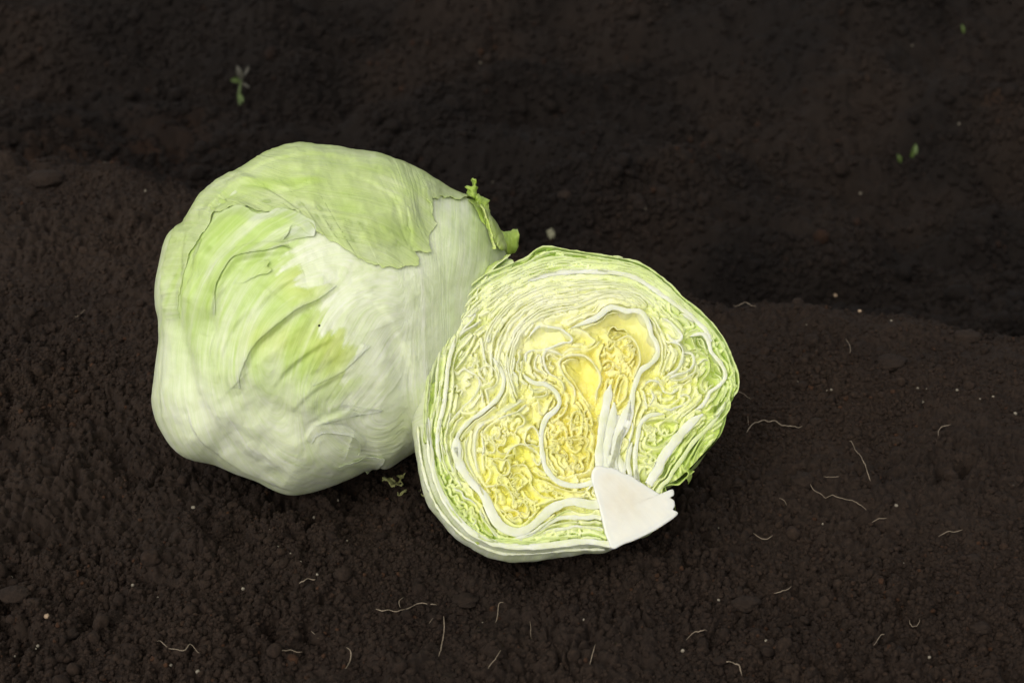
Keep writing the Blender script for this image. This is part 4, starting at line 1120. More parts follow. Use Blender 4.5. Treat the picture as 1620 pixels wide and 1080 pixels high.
def relief(px, py):
    """height in px of the head's folds over the smooth form"""
    fl = head_flow(px, py)
    h = 5.5 * fbm(px / 75, py / 75, 3, 101) + 2.0 * fbm(px / 26, py / 26, 3, 102)
    h = h + 1.0 * (1 - 2.2 * np.abs(fbm(fl[:, 0] * 9, fl[:, 1] * 2.2, 3, 103))) * sstep(-0.2, 0.4, fbm(px / 60, py / 60, 2, 104)) * (1 - 0.75 * sstep(630, 690, px)) + 0.4 * fbm(fl[:, 0] * 24, fl[:, 1] * 3.5, 3, 105)
    for (C, win, T, up, dn, wu, wd) in for_cr:
        lo = C.min(0) - 45; hi = C.max(0) + 45
        m = np.nonzero((px > lo[0]) & (px < hi[0]) & (py > lo[1]) & (py < hi[1]))[0]
        if len(m) == 0: continue
        best = np.full(len(m), 1e9); idx = np.zeros(len(m), int)
        for i in range(len(C)):
            d = (px[m] - C[i, 0]) ** 2 + (py[m] - C[i, 1]) ** 2
            b = d < best; best[b] = d[b]; idx[b] = i
        d = np.sqrt(best)
        cr = T[idx, 0] * (py[m] - C[idx, 1]) - T[idx, 1] * (px[m] - C[idx, 0])   # >0: right side on screen
        w = win[idx]
        if up == 0:
            h[m] -= w * dn * np.exp(-(d / wd) ** 2)
            continue
        h[m] += w * 1.15 * np.where(cr < 0, up * np.exp(-(d / wu) ** 2), up * np.exp(-(d / 4.5) ** 2) - dn * (np.exp(-(d / wd) ** 2) - np.exp(-(d / 4.5) ** 2)))
    return h

GREEN_EDGE = [(508,372),(492,392),(478,404),(470,420),(482,436),(500,450),(534,459),(512,474),(506,490),(512,506),(540,522),(546,538),(574,549),(556,562),(541,577),(575,592),(556,606),(520,622),(530,634),(588,643),(545,652),(510,660),(470,690),(400,720),(300,700),(230,640),(230,300),(500,220),(700,220),(700,330),(600,380)]
P0 = np.array([585.0, 738.0])

def head_colour(px, py):
    fl = head_flow(px, py)
    st = fbm(fl[:, 0] * 9, fl[:, 1] * 1.2, 4, 111, 0.6)                # streaks along the veins
    st2 = fbm(fl[:, 0] * 26, fl[:, 1] * 2, 3, 112, 0.6)
    n = fbm(px / 40, py / 40, 3, 113)
    white = np.array([0.75, 0.775, 0.565])
    c = np.tile(white, (len(px), 1))
    jx = px + 4 * noise2(px / 7, py / 7, 115) + 46 * st + 14 * st2; jy = py + 3 * noise2(px / 8, py / 8, 116) - 30 * st
    ins = sum(in_poly(jx + 4 * math.cos(k), jy + 4 * math.sin(k), GREEN_EDGE).astype(float) for k in range(6)) / 6.0
    g = lambda cx, cy, rx, ry: np.exp(-(((px - cx) / rx) ** 2 + ((py - cy) / ry) ** 2))
    gr = 0.75 * g(420, 390, 110, 80) + 0.60 * g(470, 490, 70, 70) + 0.50 * g(520, 560, 60, 60) + 0.45 * g(420, 570, 90, 60) + 0.45 * g(320, 400, 50, 110) + 0.3 * g(520, 640, 60, 20) + 0.35 * g(335, 500, 70, 90) + 0.3 * g(430, 360, 70, 25)
    gr = np.clip(gr * (1 + 0.9 * st + 0.5 * st2) + 0.1 * n, 0, 1) * ins
    c = mix3(c, [0.47, 0.61, 0.16], gr * 0.92)
    ye = np.clip((0.8 * g(525, 545, 38, 45) + 0.8 * g(485, 450, 35, 30) + 0.6 * g(440, 530, 45, 25)) * ins, 0, 1)
    c = mix3(c, [0.60, 0.64, 0.13], ye * 0.7)
    # soft greenish tint at right, darker vein strokes
    rt = 0.42 * g(760, 370, 60, 60) + 0.28 * g(700, 500, 60, 120)
    c = mix3(c, [0.50, 0.62, 0.24], np.clip(rt * (1 + st2), 0, 1))
    v = np.clip(-st2 * 0.5 - st * 0.4, 0, 1) * (0.35)
    c = mix3(c, [0.52, 0.56, 0.30], v)
    rib = np.exp(-((px - (654 + 3 * np.sin(py / 60))) / 4.0) ** 2) * (py > 440) * (py < 720)
    c = mix3(c, [0.80, 0.80, 0.66], rib * 0.6)
    return c

def head_flow(px, py):
    """veins: arcs sweeping round the front, a slanting fan inside them, straight up beside the midrib"""
    fan = np.arctan2(px - 300, 900 - py); dist = np.hypot(px - 300, 900 - py) / 260.0
    r = np.hypot(px - 560, py - 575); a = np.arctan2(py - 575, -(px - 560))
    w = sstep(70, 190, r)
    wr = sstep(620, 700, px) * (1 - sstep(900, 1000, py))
    ac = fan * 2.1 * (1 - w) + (r / 170.0) * w
    al = dist * (1 - w) + a * w
    ac = ac * (1 - wr) + (px / 170.0 + 0.0012 * (py - 500)) * wr
    al = al * (1 - wr) + (py / 260.0) * wr
    return np.stack([ac, al, np.zeros(len(px))], 1)

DZ = 0.082
def head_point(q, off_px):
    """q: direction in the front-projected unit disc; |q| = colatitude / 90deg. off in px outwards"""
    rq = np.hypot(q[:, 0], q[:, 1]); th = np.arctan2(q[:, 1], q[:, 0])
    ph = rq * np.pi / 2
    R = head_R(th)
    rad = R * np.sin(ph)
    # outward shift
    x = rad * np.cos(th); y = rad * np.sin(th); z = DZ / HS * np.cos(ph)
    nrm = np.stack([np.cos(th) * np.sin(ph), np.sin(th) * np.sin(ph), np.cos(ph)], 1)
    P = np.stack([x, y, z], 1) + nrm * off_px[:, None]
    P = P * HS
    return H0 + P[:, 0:1] * HR + P[:, 1:2] * HU + P[:, 2:3] * HA

def px_to_q(P):
    P = np.asarray(P, float)
    d = P - HC
    th = np.arctan2(-d[:, 1], d[:, 0]); r = np.hypot(d[:, 0], d[:, 1]) / head_R(th)
    ph = np.where(r < 1, np.arcsin(np.clip(r, 0, 1)) / (np.pi / 2), 1 + (r - 1) * 1.2)
    return np.stack([np.cos(th) * ph, np.sin(th) * ph], 1)

def q_to_px(q):
    rq = np.hypot(q[:, 0], q[:, 1]); th = np.arctan2(q[:, 1], q[:, 0])
    rr = np.where(rq < 1, np.sin(rq * np.pi / 2), 1 + (rq - 1) * 0.6)
    R = head_R(th)
    return HC[0] + R * rr * np.cos(th), HC[1] - R * rr * np.sin(th)

def head_relief_q(q):
    px, py = q_to_px(q)
    rq = np.hypot(q[:, 0], q[:, 1])
    return relief(px, py) * (1 - 0.8 * sstep(0.80, 1.0, rq)), px, py

L1_EDGE = [(296,490),(300,465),(308,440),(320,412),(334,388),(348,368),(358,354),(363,343),(377,338),(392,333),(407,333),(425,341),(453,344),(481,345),(492,355),(505,372),(520,387),(540,400),(560,417),(579,430),(592,434),(600,438),(612,438),(625,441),(638,438),(650,439),(653,427),(647,418),(655,416),(664,421),(674,418),(670,410),(677,392),(685,380),(686,368),(681,362),(684,352),(675,340),(680,337),(693,337),(700,331),(708,335),(716,333),(725,339),(738,334),(745,329),(752,333),(765,325),(776,326)]

def leaf_patch(edge, root, lift, name, parent, rows=40, step=1.6, colf=None, jag=1.0, seed=0, curl=0.0, thick=0.7, falloff=0.35, rootoff=-0.6, extra=None, flowf=None, in_q_root=False):
    """a leaf lying on the head: free edge -> root; offset lifts at the edge and it has a real underside"""
    E = spline(edge, step); n = len(E)
    s = np.arange(n) * step
    T = np.gradient(E, axis=0); T /= np.linalg.norm(T, axis=1)[:, None] + 1e-9
    Nn = np.stack([-T[:, 1], T[:, 0]], 1)
    E = E + Nn * (jag * (1.3 * noise2(s / 6.5, np.full(n, seed), 120) + 0.9 * noise2(s / 2.8, np.full(n, seed), 121)))[:, None]
    Eq = px_to_q(E)
    if in_q_root: Rq = resample(spline(root, 0.02), n)
    else: Rq = px_to_q(resample(spline(root, step), n))
    t = np.linspace(0, 1, rows) ** 1.25
    Vt = []; Cl = []; Fl = []
    # underside first (from inside out), then the top from edge to root
    tu = [0.16, 0.10, 0.05, 0.02, 0.0]
    seq = [(a, True) for a in tu] + [(a, False) for a in t]
    for (a, under) in seq:
        q = Eq * (1 - a) + Rq * a
        h, px, py = head_relief_q(q)
        lf = lift * math.exp(-a / falloff) * sstep(0, 60 if lift < 4.6 else 210, s) * (0.75 + 0.5 * noise2(s / 22.0, np.full(n, seed * 1.3), 122)) + curl * math.exp(-a / 0.05)
        off = h + rootoff + (lf - rootoff) * (1 - sstep(0.55, 1.0, np.full(n, a))) + (0 if extra is None else extra(px, py) * min(1.0, a * 12))
        off = off + (0 if under else thick) 
        Vt.append(head_point(q, off))
        c = (colf or head_colour)(px, py)
        if under: c = mix3(c, [0.42, 0.55, 0.12], np.full(n, 0.4))
        Cl.append(c)
        Fl.append((flowf or head_flow)(px, py))
    return make_mesh(name, np.concatenate(Vt), grid_faces(len(seq), n), M_SKIN, np.concatenate(Cl), np.concatenate(Fl), parent=parent)

def top_colour(px, py):
    n = fbm(px / 34, py / 34, 4, 131)
    c = np.tile([0.50, 0.60, 0.225], (len(px), 1))
    g = lambda cx, cy, rx, ry: np.exp(-(((px - cx) / rx) ** 2 + ((py - cy) / ry) ** 2))
    c = mix3(c, [0.60, 0.665, 0.34], np.clip(0.5 + 0.9 * n, 0, 1) * 0.75)
    dark = np.clip(0.8 * g(440, 300, 28, 10) + 0.9 * g(500, 302, 35, 7) + 0.5 * g(560, 390, 60, 22) + 0.55 * g(645, 400, 16, 35) + 0.4 * g(375, 325, 12, 30), 0, 1)
    c = mix3(c, [0.42, 0.56, 0.11], dark * 0.8)
    fade = sstep(370, 480, py) * (1 - sstep(330, 400, px))
    c = c * (1 - fade)[:, None] + head_colour(px, py) * fade[:, None]
    ed = np.clip(g(350, 300, 40, 60), 0, 1)
    c = mix3(c, [0.64, 0.70, 0.40], ed * 0.6)
    return c

def top_flow(px, py):
    # veins of the top leaf run from upper left, sweeping down to the right
    a = (py - 230) / 200.0 - 0.0016 * (px - 300) + 0.0000022 * (px - 480) ** 2 * 0
    cx, cy = 330.0, 720.0
    r = np.hypot(px - cx, py - cy); th = np.arctan2(cy - py, px - cx)
    return np.stack([r / 130.0 + 0.15 * np.sin(px / 60), th * 1.2, np.zeros(len(px))], 1)

TOP_CR = [([(355,353),(360,333),(381,313),(403,297),(421,296),(438,301),(450,308)], 5.0, 5.0, 12, 7),
          ([(438,301),(470,310),(505,304),(530,300)], 0.5, 3.0, 8, 9),
          ([(642,350),(647,372),(648,396),(642,415)], 2.5, 3.0, 8, 4),
          ([(505,350),(535,356),(570,366),(600,378),(630,398)], 1.2, 1.4, 6, 5),
          ([(470,320),(500,335),(530,345),(570,352)], 1.0, 1.0, 9, 7),
          ([(400,285),(450,262),(510,256),(570,268)], 1.5, 1.5, 12, 10),
          ([(560,290),(600,310),(630,335),(642,352)], 1.2, 1.2, 9, 7)]
_top = []
for (pts, up, dn, wu, wd) in TOP_CR:
    C = spline(pts, 2.5); s = np.linspace(0, 1, len(C)); T = np.gradient(C, axis=0); T /= np.linalg.norm(T, axis=1)[:, None]
    _top.append((C, np.sin(np.pi * np.clip(s, .001, .999)) ** 0.5, T, up, dn, wu, wd))

def top_relief(px, py):
    tf = top_flow(px, py)
    h = 1.6 * fbm(px / 20, py / 20, 3, 141) + 1.6 * (1 - 2.2 * np.abs(fbm(tf[:, 0] * 7, tf[:, 1] * 2.2, 3, 142))) * sstep(-0.3, 0.4, fbm(px / 50, py / 50, 2, 143)) * (1 - 0.8 * sstep(560, 640, px)) + 0.3 * fbm(tf[:, 0] * 22, tf[:, 1] * 5, 2, 144)
    for (C, win, T, up, dn, wu, wd) in _top:
        lo = C.min(0) - 30; hi = C.max(0) + 30
        m = np.nonzero((px > lo[0]) & (px < hi[0]) & (py > lo[1]) & (py < hi[1]))[0]
        if len(m) == 0: continue
        best = np.full(len(m), 1e9); idx = np.zeros(len(m), int)
        for i in range(len(C)):
            d = (px[m] - C[i, 0]) ** 2 + (py[m] - C[i, 1]) ** 2
            b = d < best; best[b] = d[b]; idx[b] = i
        d = np.sqrt(best); cr = T[idx, 0] * (py[m] - C[idx, 1]) - T[idx, 1] * (px[m] - C[idx, 0])
        k = win[idx]
        left = cr < 0
        h[m] += k * np.where(left, up * np.exp(-(d / wu) ** 2), up * np.exp(-(d / 2.2) ** 2) - dn * (np.exp(-(d / wd) ** 2) - np.exp(-(d / 2.2) ** 2)))
    return h

def ribbon3d(pts, wid, name, parent, mat, col, front=0.0, thick=0.0007, rows=7, seed=0, ruff=0.002):
    """small free leaf scrap: a strip between two traced borders, placed at a real depth, curved and thick"""
    A = np.asarray(pts, float); B = np.asarray(wid, float)
    n = 26
    a = resample(spline(A, 1.2), n); b = resample(spline(B, 1.2), n)
    V = []; C = []
    for side in (1, -1):
        for r in range(rows):
            t = r / (rows - 1)
            P = a * (1 - t) + b * t
            P = P + np.stack([noise2(P[:, 0] / 4, P[:, 1] / 4, seed), noise2(P[:, 0] / 4, P[:, 1] / 4, seed + 5)], 1) * 1.5
            d = (P - HC) * HS
            rr2 = (np.hypot(P[:, 0] - HC[0], P[:, 1] - HC[1]) / head_R(np.arctan2(-(P[:, 1] - HC[1]), P[:, 0] - HC[0]))) ** 2
            dep = DZ * np.sqrt(np.clip(1 - rr2, 0, 1)) + front + ruff * fbm(P[:, 0] / 7, P[:, 1] / 7, 3, seed + 9) + 0.004 * math.sin(t * 3.1)
            V.append(H0 + d[:, 0:1] * HR - d[:, 1:2] * HU + (dep + side * thick * 0.5)[:, None] * HA)
            C.append(mix3(np.tile(col, (n, 1)), [0.45, 0.58, 0.12], np.clip(0.5 + 0.8 * fbm(P[:, 0] / 6, P[:, 1] / 6, 2, seed), 0, 1)))
    V = np.concatenate(V); m = rows * n
    F = grid_faces(rows, n); F2 = (F + m)[:, ::-1]
    E = []
    def bridge(i, j): E.append((i, j, j + m, i + m))
    for k in range(n - 1):
        bridge(k + 1, k); bridge((rows - 1) * n + k, (rows - 1) * n + k + 1)
    for r in range(rows - 1):
        bridge(r * n, (r + 1) * n); bridge((r + 1) * n + n - 1, r * n + n - 1)
    fl = np.stack([V[:, 0] * 30, V[:, 2] * 30, np.zeros(len(V))], 1)
    return make_mesh(name, V, np.vstack([F, F2, np.array(E)]), mat, np.concatenate(C), fl, parent=parent)

def build_whole():
    root = empty('whole_lettuce', (H0[0], H0[1], 0.0))
    tag(root, 'whole round iceberg style lettuce head with green leaf folded over its top', 'lettuce')
    NT = 680
    rq = np.concatenate([np.linspace(0.004, 0.30, 50)[:-1], np.linspace(0.30, 1.02, 250)[:-1], np.linspace(1.02, 1.99, 36)])
    th = np.linspace(-np.pi, np.pi, NT, endpoint=False)
    RQ, TH = np.meshgrid(rq, th, indexing='ij')
    q = np.stack([RQ.ravel() * np.cos(TH.ravel()), RQ.ravel() * np.sin(TH.ravel())], 1)
    h, px, py = head_relief_q(q)
    V = head_point(q, h)
    c = head_colour(px, py); f = head_flow(px, py)
    o = make_mesh('white_outer_leaf', V, grid_faces(len(rq), NT, True), M_SKIN, c, f, parent=root)
    # the green leaf over the top: its root wraps over to the back of the head
    E = px_to_q(np.array(L1_EDGE, float))
    rootq = []
    for p_ in [(281,492),(279,470),(279,440),(283,405),(292,370),(304,345)]:
        rootq.append(tuple(px_to_q(np.array([p_], float))[0]))
    for (deg, rr) in [(141, 1.15), (134, 1.4), (120, 1.5), (95, 1.5), (70, 1.45), (50, 1.3), (38, 1.16)]:
        rootq.append((rr * math.cos(R_(deg)), rr * math.sin(R_(deg))))
    leaf_patch(L1_EDGE, rootq, 4.6, 'top_leaf', root, rows=150, step=1.3, colf=top_colour, jag=1.3, seed=3, thick=1.0, falloff=0.5, rootoff=0.8, extra=top_relief, flowf=top_flow, in_q_root=True)
    # folds of the left leaf, each a lip that overhangs what lies below
    leaf_patch([(338,400),(346,380),(354,366),(364,352),(378,342),(400,334),(412,338),(422,346),(440,347),(456,343),(470,343),(484,349),(496,358),(509,367),(507,386),(499,383),(490,376),(481,370),(474,372),(470,380),(464,386)],
               [(318,440),(330,432),(345,425),(362,415),(378,405),(395,398),(410,395),(425,392),(440,392),(452,392),(458,391)], 4.5, 'folded_leaf', root, rows=34, seed=11, jag=0.5, curl=1.5)
    leaf_patch([(356,490),(362,466),(368,445),(379,425),(393,411),(412,407),(430,405),(447,402),(462,398),(474,402)],
               [(338,480),(344,455),(352,432),(364,412),(380,396),(402,390),(420,388),(438,386),(452,388),(462,390)], 2.2, 'folded_leaf', root, rows=26, seed=12, jag=0.4, curl=1.0)
    leaf_patch([(402,446),(414,440),(424,437),(434,436),(443,431),(437,426),(441,420),(434,416)],
               [(385,446),(392,438),(398,430),(402,426),(406,422),(410,420),(414,418),(418,417)], 3.5, 'folded_leaf', root, rows=18, seed=13, jag=0.5, curl=0.8)
    leaf_patch([(384,600),(390,577),(400,556),(414,535),(434,519),(457,502),(483,486),(507,477),(534,459)],
               [(366,592),(372,568),(382,545),(398,524),(418,508),(440,492),(464,476),(490,466),(520,454)], 2.0, 'folded_leaf', root, rows=26, seed=14, jag=0.5, curl=0.8)
    leaf_patch([(490,600),(520,588),(541,577),(556,564),(575,549)],
               [(482,586),(508,574),(528,562),(545,553),(562,544)], 1.0, 'folded_leaf', root, rows=16, seed=15, jag=0.5, curl=0.3)
    leaf_patch([(500,660),(530,652),(560,648),(589,643),(560,637),(540,632)],
               [(490,650),(510,642),(525,640),(540,640),(532,636),(525,632)], 0.9, 'folded_leaf', root, rows=14, seed=16, jag=0.3, curl=0.2)
    leaf_patch([(482,690),(491,679),(505,674),(522,675),(545,681),(551,692),(553,704),(548,712)],
               [(470,678),(480,668),(497,662),(515,660),(535,664),(548,674),(562,690),(562,705)], 3.0, 'folded_leaf', root, rows=18, seed=17, jag=0.4, curl=0.6)
    leaf_patch([(520,727),(540,721),(556,717),(575,716),(588,717),(585,727),(575,742),(562,746)],
               [(516,738),(534,736),(545,736),(552,738),(556,740),(558,742),(560,744),(561,747)], 4.0, 'leaf_base_flap', root, rows=16, seed=18, jag=0.4, curl=1.0)
    # left lobe fold behind
    # ragged bits at the right shoulder
    ribbon3d([(750,322),(753,316),(748,313),(752,309),(761,311),(760,304),(756,302),(760,299)], [(763,334),(768,328),(767,320),(768,314),(766,309),(767,305),(765,301),(762,299)], 'torn_frill', root, M_SKIN, [0.36,0.50,0.09], front=0.003, seed=3)
    ribbon3d([(746,332),(752,328),(760,331),(766,336),(770,340)], [(762,372),(768,380),(770,382),(771,378),(772,372)], 'torn_frill', root, M_SKIN, [0.36,0.50,0.09], front=0.003, seed=4)
    ribbon3d([(766,340),(774,336),(784,341),(783,350),(780,358),(784,368)], [(766,372),(772,400),(780,408),(790,404),(796,395),(800,385)], 'torn_frill', root, M_SKIN, [0.46,0.58,0.14], front=0.004, seed=5)
    ribbon3d([(776,352),(786,368),(795,380),(803,396),(803,410)], [(770,385),(776,400),(782,412),(790,418),(798,418)], 'torn_frill', root, M_SKIN, [0.60,0.68,0.28], front=0.007, seed=6)
    ribbon3d([(768,345),(770,365),(773,385),(777,405),(777,418)], [(763,345),(765,367),(768,388),(770,406),(772,418)], 'leaf_edge', root, M_SKIN, [0.66,0.72,0.28], front=0.011, seed=7, thick=0.002)
    ribbon3d([(768,322),(776,330),(786,334),(781,343),(787,352),(783,362),(794,372),(797,384)], [(758,332),(764,342),(768,352),(772,362),(776,372),(782,382),(788,390),(794,396)], 'torn_frill', root, M_SKIN, [0.38,0.52,0.10], front=0.002, seed=21)
    ribbon3d([(797,383),(808,386),(818,384),(827,383)], [(803,424),(814,423),(824,414),(828,404)], 'torn_frill', root, M_SKIN, [0.36,0.50,0.11], front=0.004, seed=8)
    return root

def build_pale_wrapper():
    pass

build_ground()
build_crumbs()
build_half()
build_whole()
#SECTION small things
def on_ground(px, py):
    P = on_z(px, py, 0.0)
    r = ray(np.atleast_1d(px), np.atleast_1d(py))
    # march to the soil surface from above
    z = np.full(len(P), 0.03)
    t = (z - CAM[2]) / r[:, 2]
    for it in range(160):
        X = CAM + r * t[:, None]
        g = gz(X[:, 0], X[:, 1])
        dz = X[:, 2] - g
        t = t + np.clip(dz, -0.002, 0.02) * 0.8 / np.abs(r[:, 2]) * 0.7
    return CAM + r * t[:, None]

def tube(pts, rad, name, mat, sides=6, lift=0.0007):
    C = spline(pts, 2.2); n = len(C)
    P = on_ground(C[:, 0], C[:, 1])
    # a thread bridges the crumbs instead of following each of them
    k = np.ones(5) / 5
    if n > 6:
        z = np.convolve(np.pad(P[:, 2], 2, mode='edge'), k, 'valid'); y = np.convolve(np.pad(P[:, 1], 2, mode='edge'), k, 'valid'); x = np.convolve(np.pad(P[:, 0], 2, mode='edge'), k, 'valid')
        P = np.stack([x, y, z], 1)
    e = gz(P[:, 0], P[:, 1], 2); e = np.maximum(e, P[:, 2])
    if n > 4: e = np.convolve(np.pad(e, 2, mode='edge'), np.ones(5) / 5, 'valid')
    P[:, 2] = e
    P[:, 2] += lift + rad
    T = np.gradient(P, axis=0); T /= np.linalg.norm(T, axis=1)[:, None] + 1e-12
    A = np.cross(T, [0, 0, 1]); A /= np.linalg.norm(A, axis=1)[:, None] + 1e-12
    B = np.cross(A, T)
    rr = rad * np.minimum(1, 0.35 + np.minimum(np.arange(n), np.arange(n)[::-1]) / 5.0) * (0.85 + 0.3 * noise2(np.arange(n) / 3.0, np.zeros(n), int(pts[0][0])))
    V = np.concatenate([P + (A * math.cos(a) + B * math.sin(a)) * rr[:, None] for a in np.linspace(0, 2 * math.pi, sides, endpoint=False)])
    idx = np.arange(sides * n).reshape(sides, n)
    F = [(idx[i, j], idx[i, j + 1], idx[(i + 1) % sides, j + 1], idx[(i + 1) % sides, j]) for i in range(sides) for j in range(n - 1)]
    return make_mesh(name, V, np.array(F), mat)

ROOTS = [
 ([(1180,689),(1190,677),(1205,670),(1225,673),(1245,679),(1270,682)], .50, 'long pale root hair curving just right of the cut half'),
 ([(1182,665),(1184,678)], .28, 'short root hair standing over the left end of the long pale root'),
 ([(1164,624),(1176,629),(1190,637)], .30, 'fine root hair touching the right side of the cut half'),
 ([(1484,696),(1483,688),(1487,682),(1494,679),(1505,677)], .40, 'small hooked white root near the right edge'),
 ([(1342,703),(1352,714),(1361,728),(1370,748),(1377,768)], .42, 'straight pale root running down between the big clod and the right edge'),
 ([(1279,770),(1290,783),(1305,793),(1330,795),(1350,798),(1371,812)], .30, 'thin root running from the big round clod to the right'),
 ([(1377,833),(1388,830),(1396,829),(1403,826)], .36, 'little pale squiggle of root below the thin root by the big clod'),
 ([(1483,852),(1500,846),(1523,844)], .34, 'flat pale root stroke at the lower right, highest near the right edge'),
 ([(1190,850),(1203,858),(1214,857),(1223,853)], .36, 'shallow cup shaped root right of and below the stem'),
 ([(1222,947),(1238,942),(1252,936)], .40, 'white root sliver beside the long dark clod'),
 ([(1230,795),(1238,799),(1245,808)], .32, 'short root lying left of and below the big round clod'),
 ([(1142,1051),(1155,1055),(1168,1063),(1174,1074)], .46, 'bright curved root at the bottom, right of the middle'),
 ([(1084,1017),(1093,1010),(1103,1006),(1119,1007)], .38, 'angled pale root left of the bright curved one at the bottom'),
 ([(1380,1027),(1389,1019),(1399,1013)], .34, 'slanting short root at the lower right, below the U shaped one'),
 ([(1438,985),(1439,996),(1447,999),(1453,995),(1454,985)], .30, 'U shaped fine root at the lower right'),
 ([(1301,760),(1314,760),(1328,759)], .34, 'pale straight root right beside the big round clod'),
 ([(1336,540),(1343,550),(1345,560),(1343,568)], .34, 'brownish curved root on the far right of the bed'),
 ([(1158,491),(1168,488),(1182,487),(1197,489)], .42, 'tan root lying near the edge of the bed right of the cut half'),
 ([(702,982),(703,995),(702,1010),(700,1024),(694,1046)], .42, 'long upright white root at the bottom, under the cut half'),
 ([(593,967),(605,971),(620,972),(638,969),(650,965),(662,960),(675,959),(692,961)], .34, 'wandering thin root left of the long upright white one'),
 ([(634,968),(631,957),(640,948)], .28, 'small branch rising from the wandering thin root'),
 ([(798,957),(790,956),(788,968),(787,980),(783,993)], .32, 'hook topped root below the middle of the cut half'),
 ([(772,1068),(775,1056),(784,1047),(794,1039)], .34, 'curved root leaning right at the bottom middle'),
 ([(547,1027),(554,1033),(556,1043),(552,1055),(546,1065)], .42, 'C shaped pale root at the bottom, left of the middle'),
 ([(932,1057),(936,1048),(939,1036),(942,1023)], .32, 'thin slanting root at the bottom, right of the hooked one'),
 ([(838,990),(840,1000),(839,1010),(841,1016)], .26, 'faint upright root hair right of the hook topped root'),
 ([(473,932),(479,926),(486,924),(501,926)], .50, 'bright white bent root below the whole head'),
 ([(248,1022),(262,1028),(275,1033),(290,1037),(305,1037),(318,1036)], .32, 'brown thin root at the lower left'),
 ([(437,1040),(450,1036),(464,1035),(480,1039)], .32, 'flat greyish root at the bottom left of the middle'),
 ([(492,1008),(499,1011),(505,1018)], .32, 'short root stroke above the flat greyish root'),
 ([(502,774),(503,781),(505,788)], .30, 'upright root hair just in front of the whole head'),
 ([(118,506),(127,502),(137,496)], .36, 'pale root sliver on the soil at the far left'),
 ([(678,992),(682,985),(687,982)], .26, 'tiny root fragment left of the long upright white one'),
]
for (pts, rad, lab) in ROOTS:
    o = tube(pts, rad * 0.00074, 'root_hair', M_ROOT)
    tag(o, lab, 'root', 'dry root hairs lying on the soil')

import bmesh
def lump(px, py, wpx, squash, name, mat, label, cat, seed, group=None, sink=0.35, stretch=1.0, rot=0.0, sub=4, rough=0.22):
    P = on_ground([px], [py])[0]
    D = np.linalg.norm(P - CAM); r = wpx * 0.5 * D / FPX
    bm = bmesh.new(); bmesh.ops.create_icosphere(bm, subdivisions=sub, radius=1.0)
    V = np.array([v.co[:] for v in bm.verts])
    n = 1 + rough * fbm(V[:, 0] * 1.5 + seed, V[:, 1] * 1.5 + V[:, 2] * 1.7, 3, seed) + rough * 0.35 * fbm(V[:, 0] * 6, V[:, 1] * 6 + V[:, 2] * 5, 3, seed + 3)
    V = V * n[:, None]
    V[:, 0] *= stretch; V[:, 2] *= squash
    c, s_ = math.cos(rot), math.sin(rot)
    V = np.stack([V[:, 0] * c - V[:, 1] * s_, V[:, 0] * s_ + V[:, 1] * c, V[:, 2]], 1) * r
    for v, q in zip(bm.verts, V): v.co = q
    me = bpy.data.meshes.new(name); bm.to_mesh(me); bm.free()
    for p in me.polygons: p.use_smooth = True
    at_ = me.attributes.new('col', 'FLOAT_COLOR', 'POINT'); at_.data.foreach_set('color', np.full(len(me.vertices) * 4, 1.0, np.float32))
    me.materials.append(mat)
    o = bpy.data.objects.new(name, me); LINK(o)
    o.location = (P[0], P[1], P[2] + r * squash * (1 - 2 * sink))
    tag(o, label, cat, group)
    return o

CLODS = [
 (1268,765,38,.75,'big round dark clod right of the stem end',1.0,0),
 (1180,955,32,.6,'long dark clod at the lower right below the stem',1.5,.3),
 (1550,993,26,.6,'reddish flat clod near the lower right corner',1.2,0),
 (1215,600,28,.7,'rounded clod just right of the cut half',1.0,0),
 (1284,541,24,.8,'small clod in the hollow near the right end of the bed',1.0,0),
 (895,312,26,.7,'clod out in the furrow above the cut half',1.0,0),
 (1290,668,18,.7,'flat little clod right of the long pale root',1.2,.4),
 (1168,764,18,.7,'little clod between the stem end and the big round clod',1.0,0),
 (1213,877,18,.7,'brown clod above the long dark one',1.2,.2),
 (735,950,34,.5,'wide crumbly clod below the cut half',1.2,0),
 (985,950,30,.45,'flat clod below the stem',1.1,0),
 (112,1003,24,.6,'round clod at the lower left',1.0,0),
 (1460,1043,26,.6,'clod at the bottom right',1.0,0),
 (1262,480,20,.7,'clod on the far edge of the bed at the right',1.0,0),
 (1530,535,34,.6,'wide lump on the bed edge at the far right',1.3,0),
 (1410,575,40,.5,'broad lump below the bed edge at the right',1.2,0),
 (72,285,46,.5,'broad lump on the bed at the upper left',1.2,0),
 (22,940,40,.45,'wide flat clod at the left edge',1.2,0),
 (1540,885,22,.6,'dark clod right of the lower right roots',1.1,.5),
 (370,980,26,.5,'low clod at the lower left',1.3,0),
 (1000,330,18,.7,'small clod in the furrow right of the other one',1.0,0),
]
for i, (x, y, w, sq, lab, st, ro) in enumerate(CLODS):
    lump(x, y, w, sq, 'soil_clod', M_SOIL, lab, 'clod', 200 + i, 'clods on the soil bed', 0.42, st, ro)

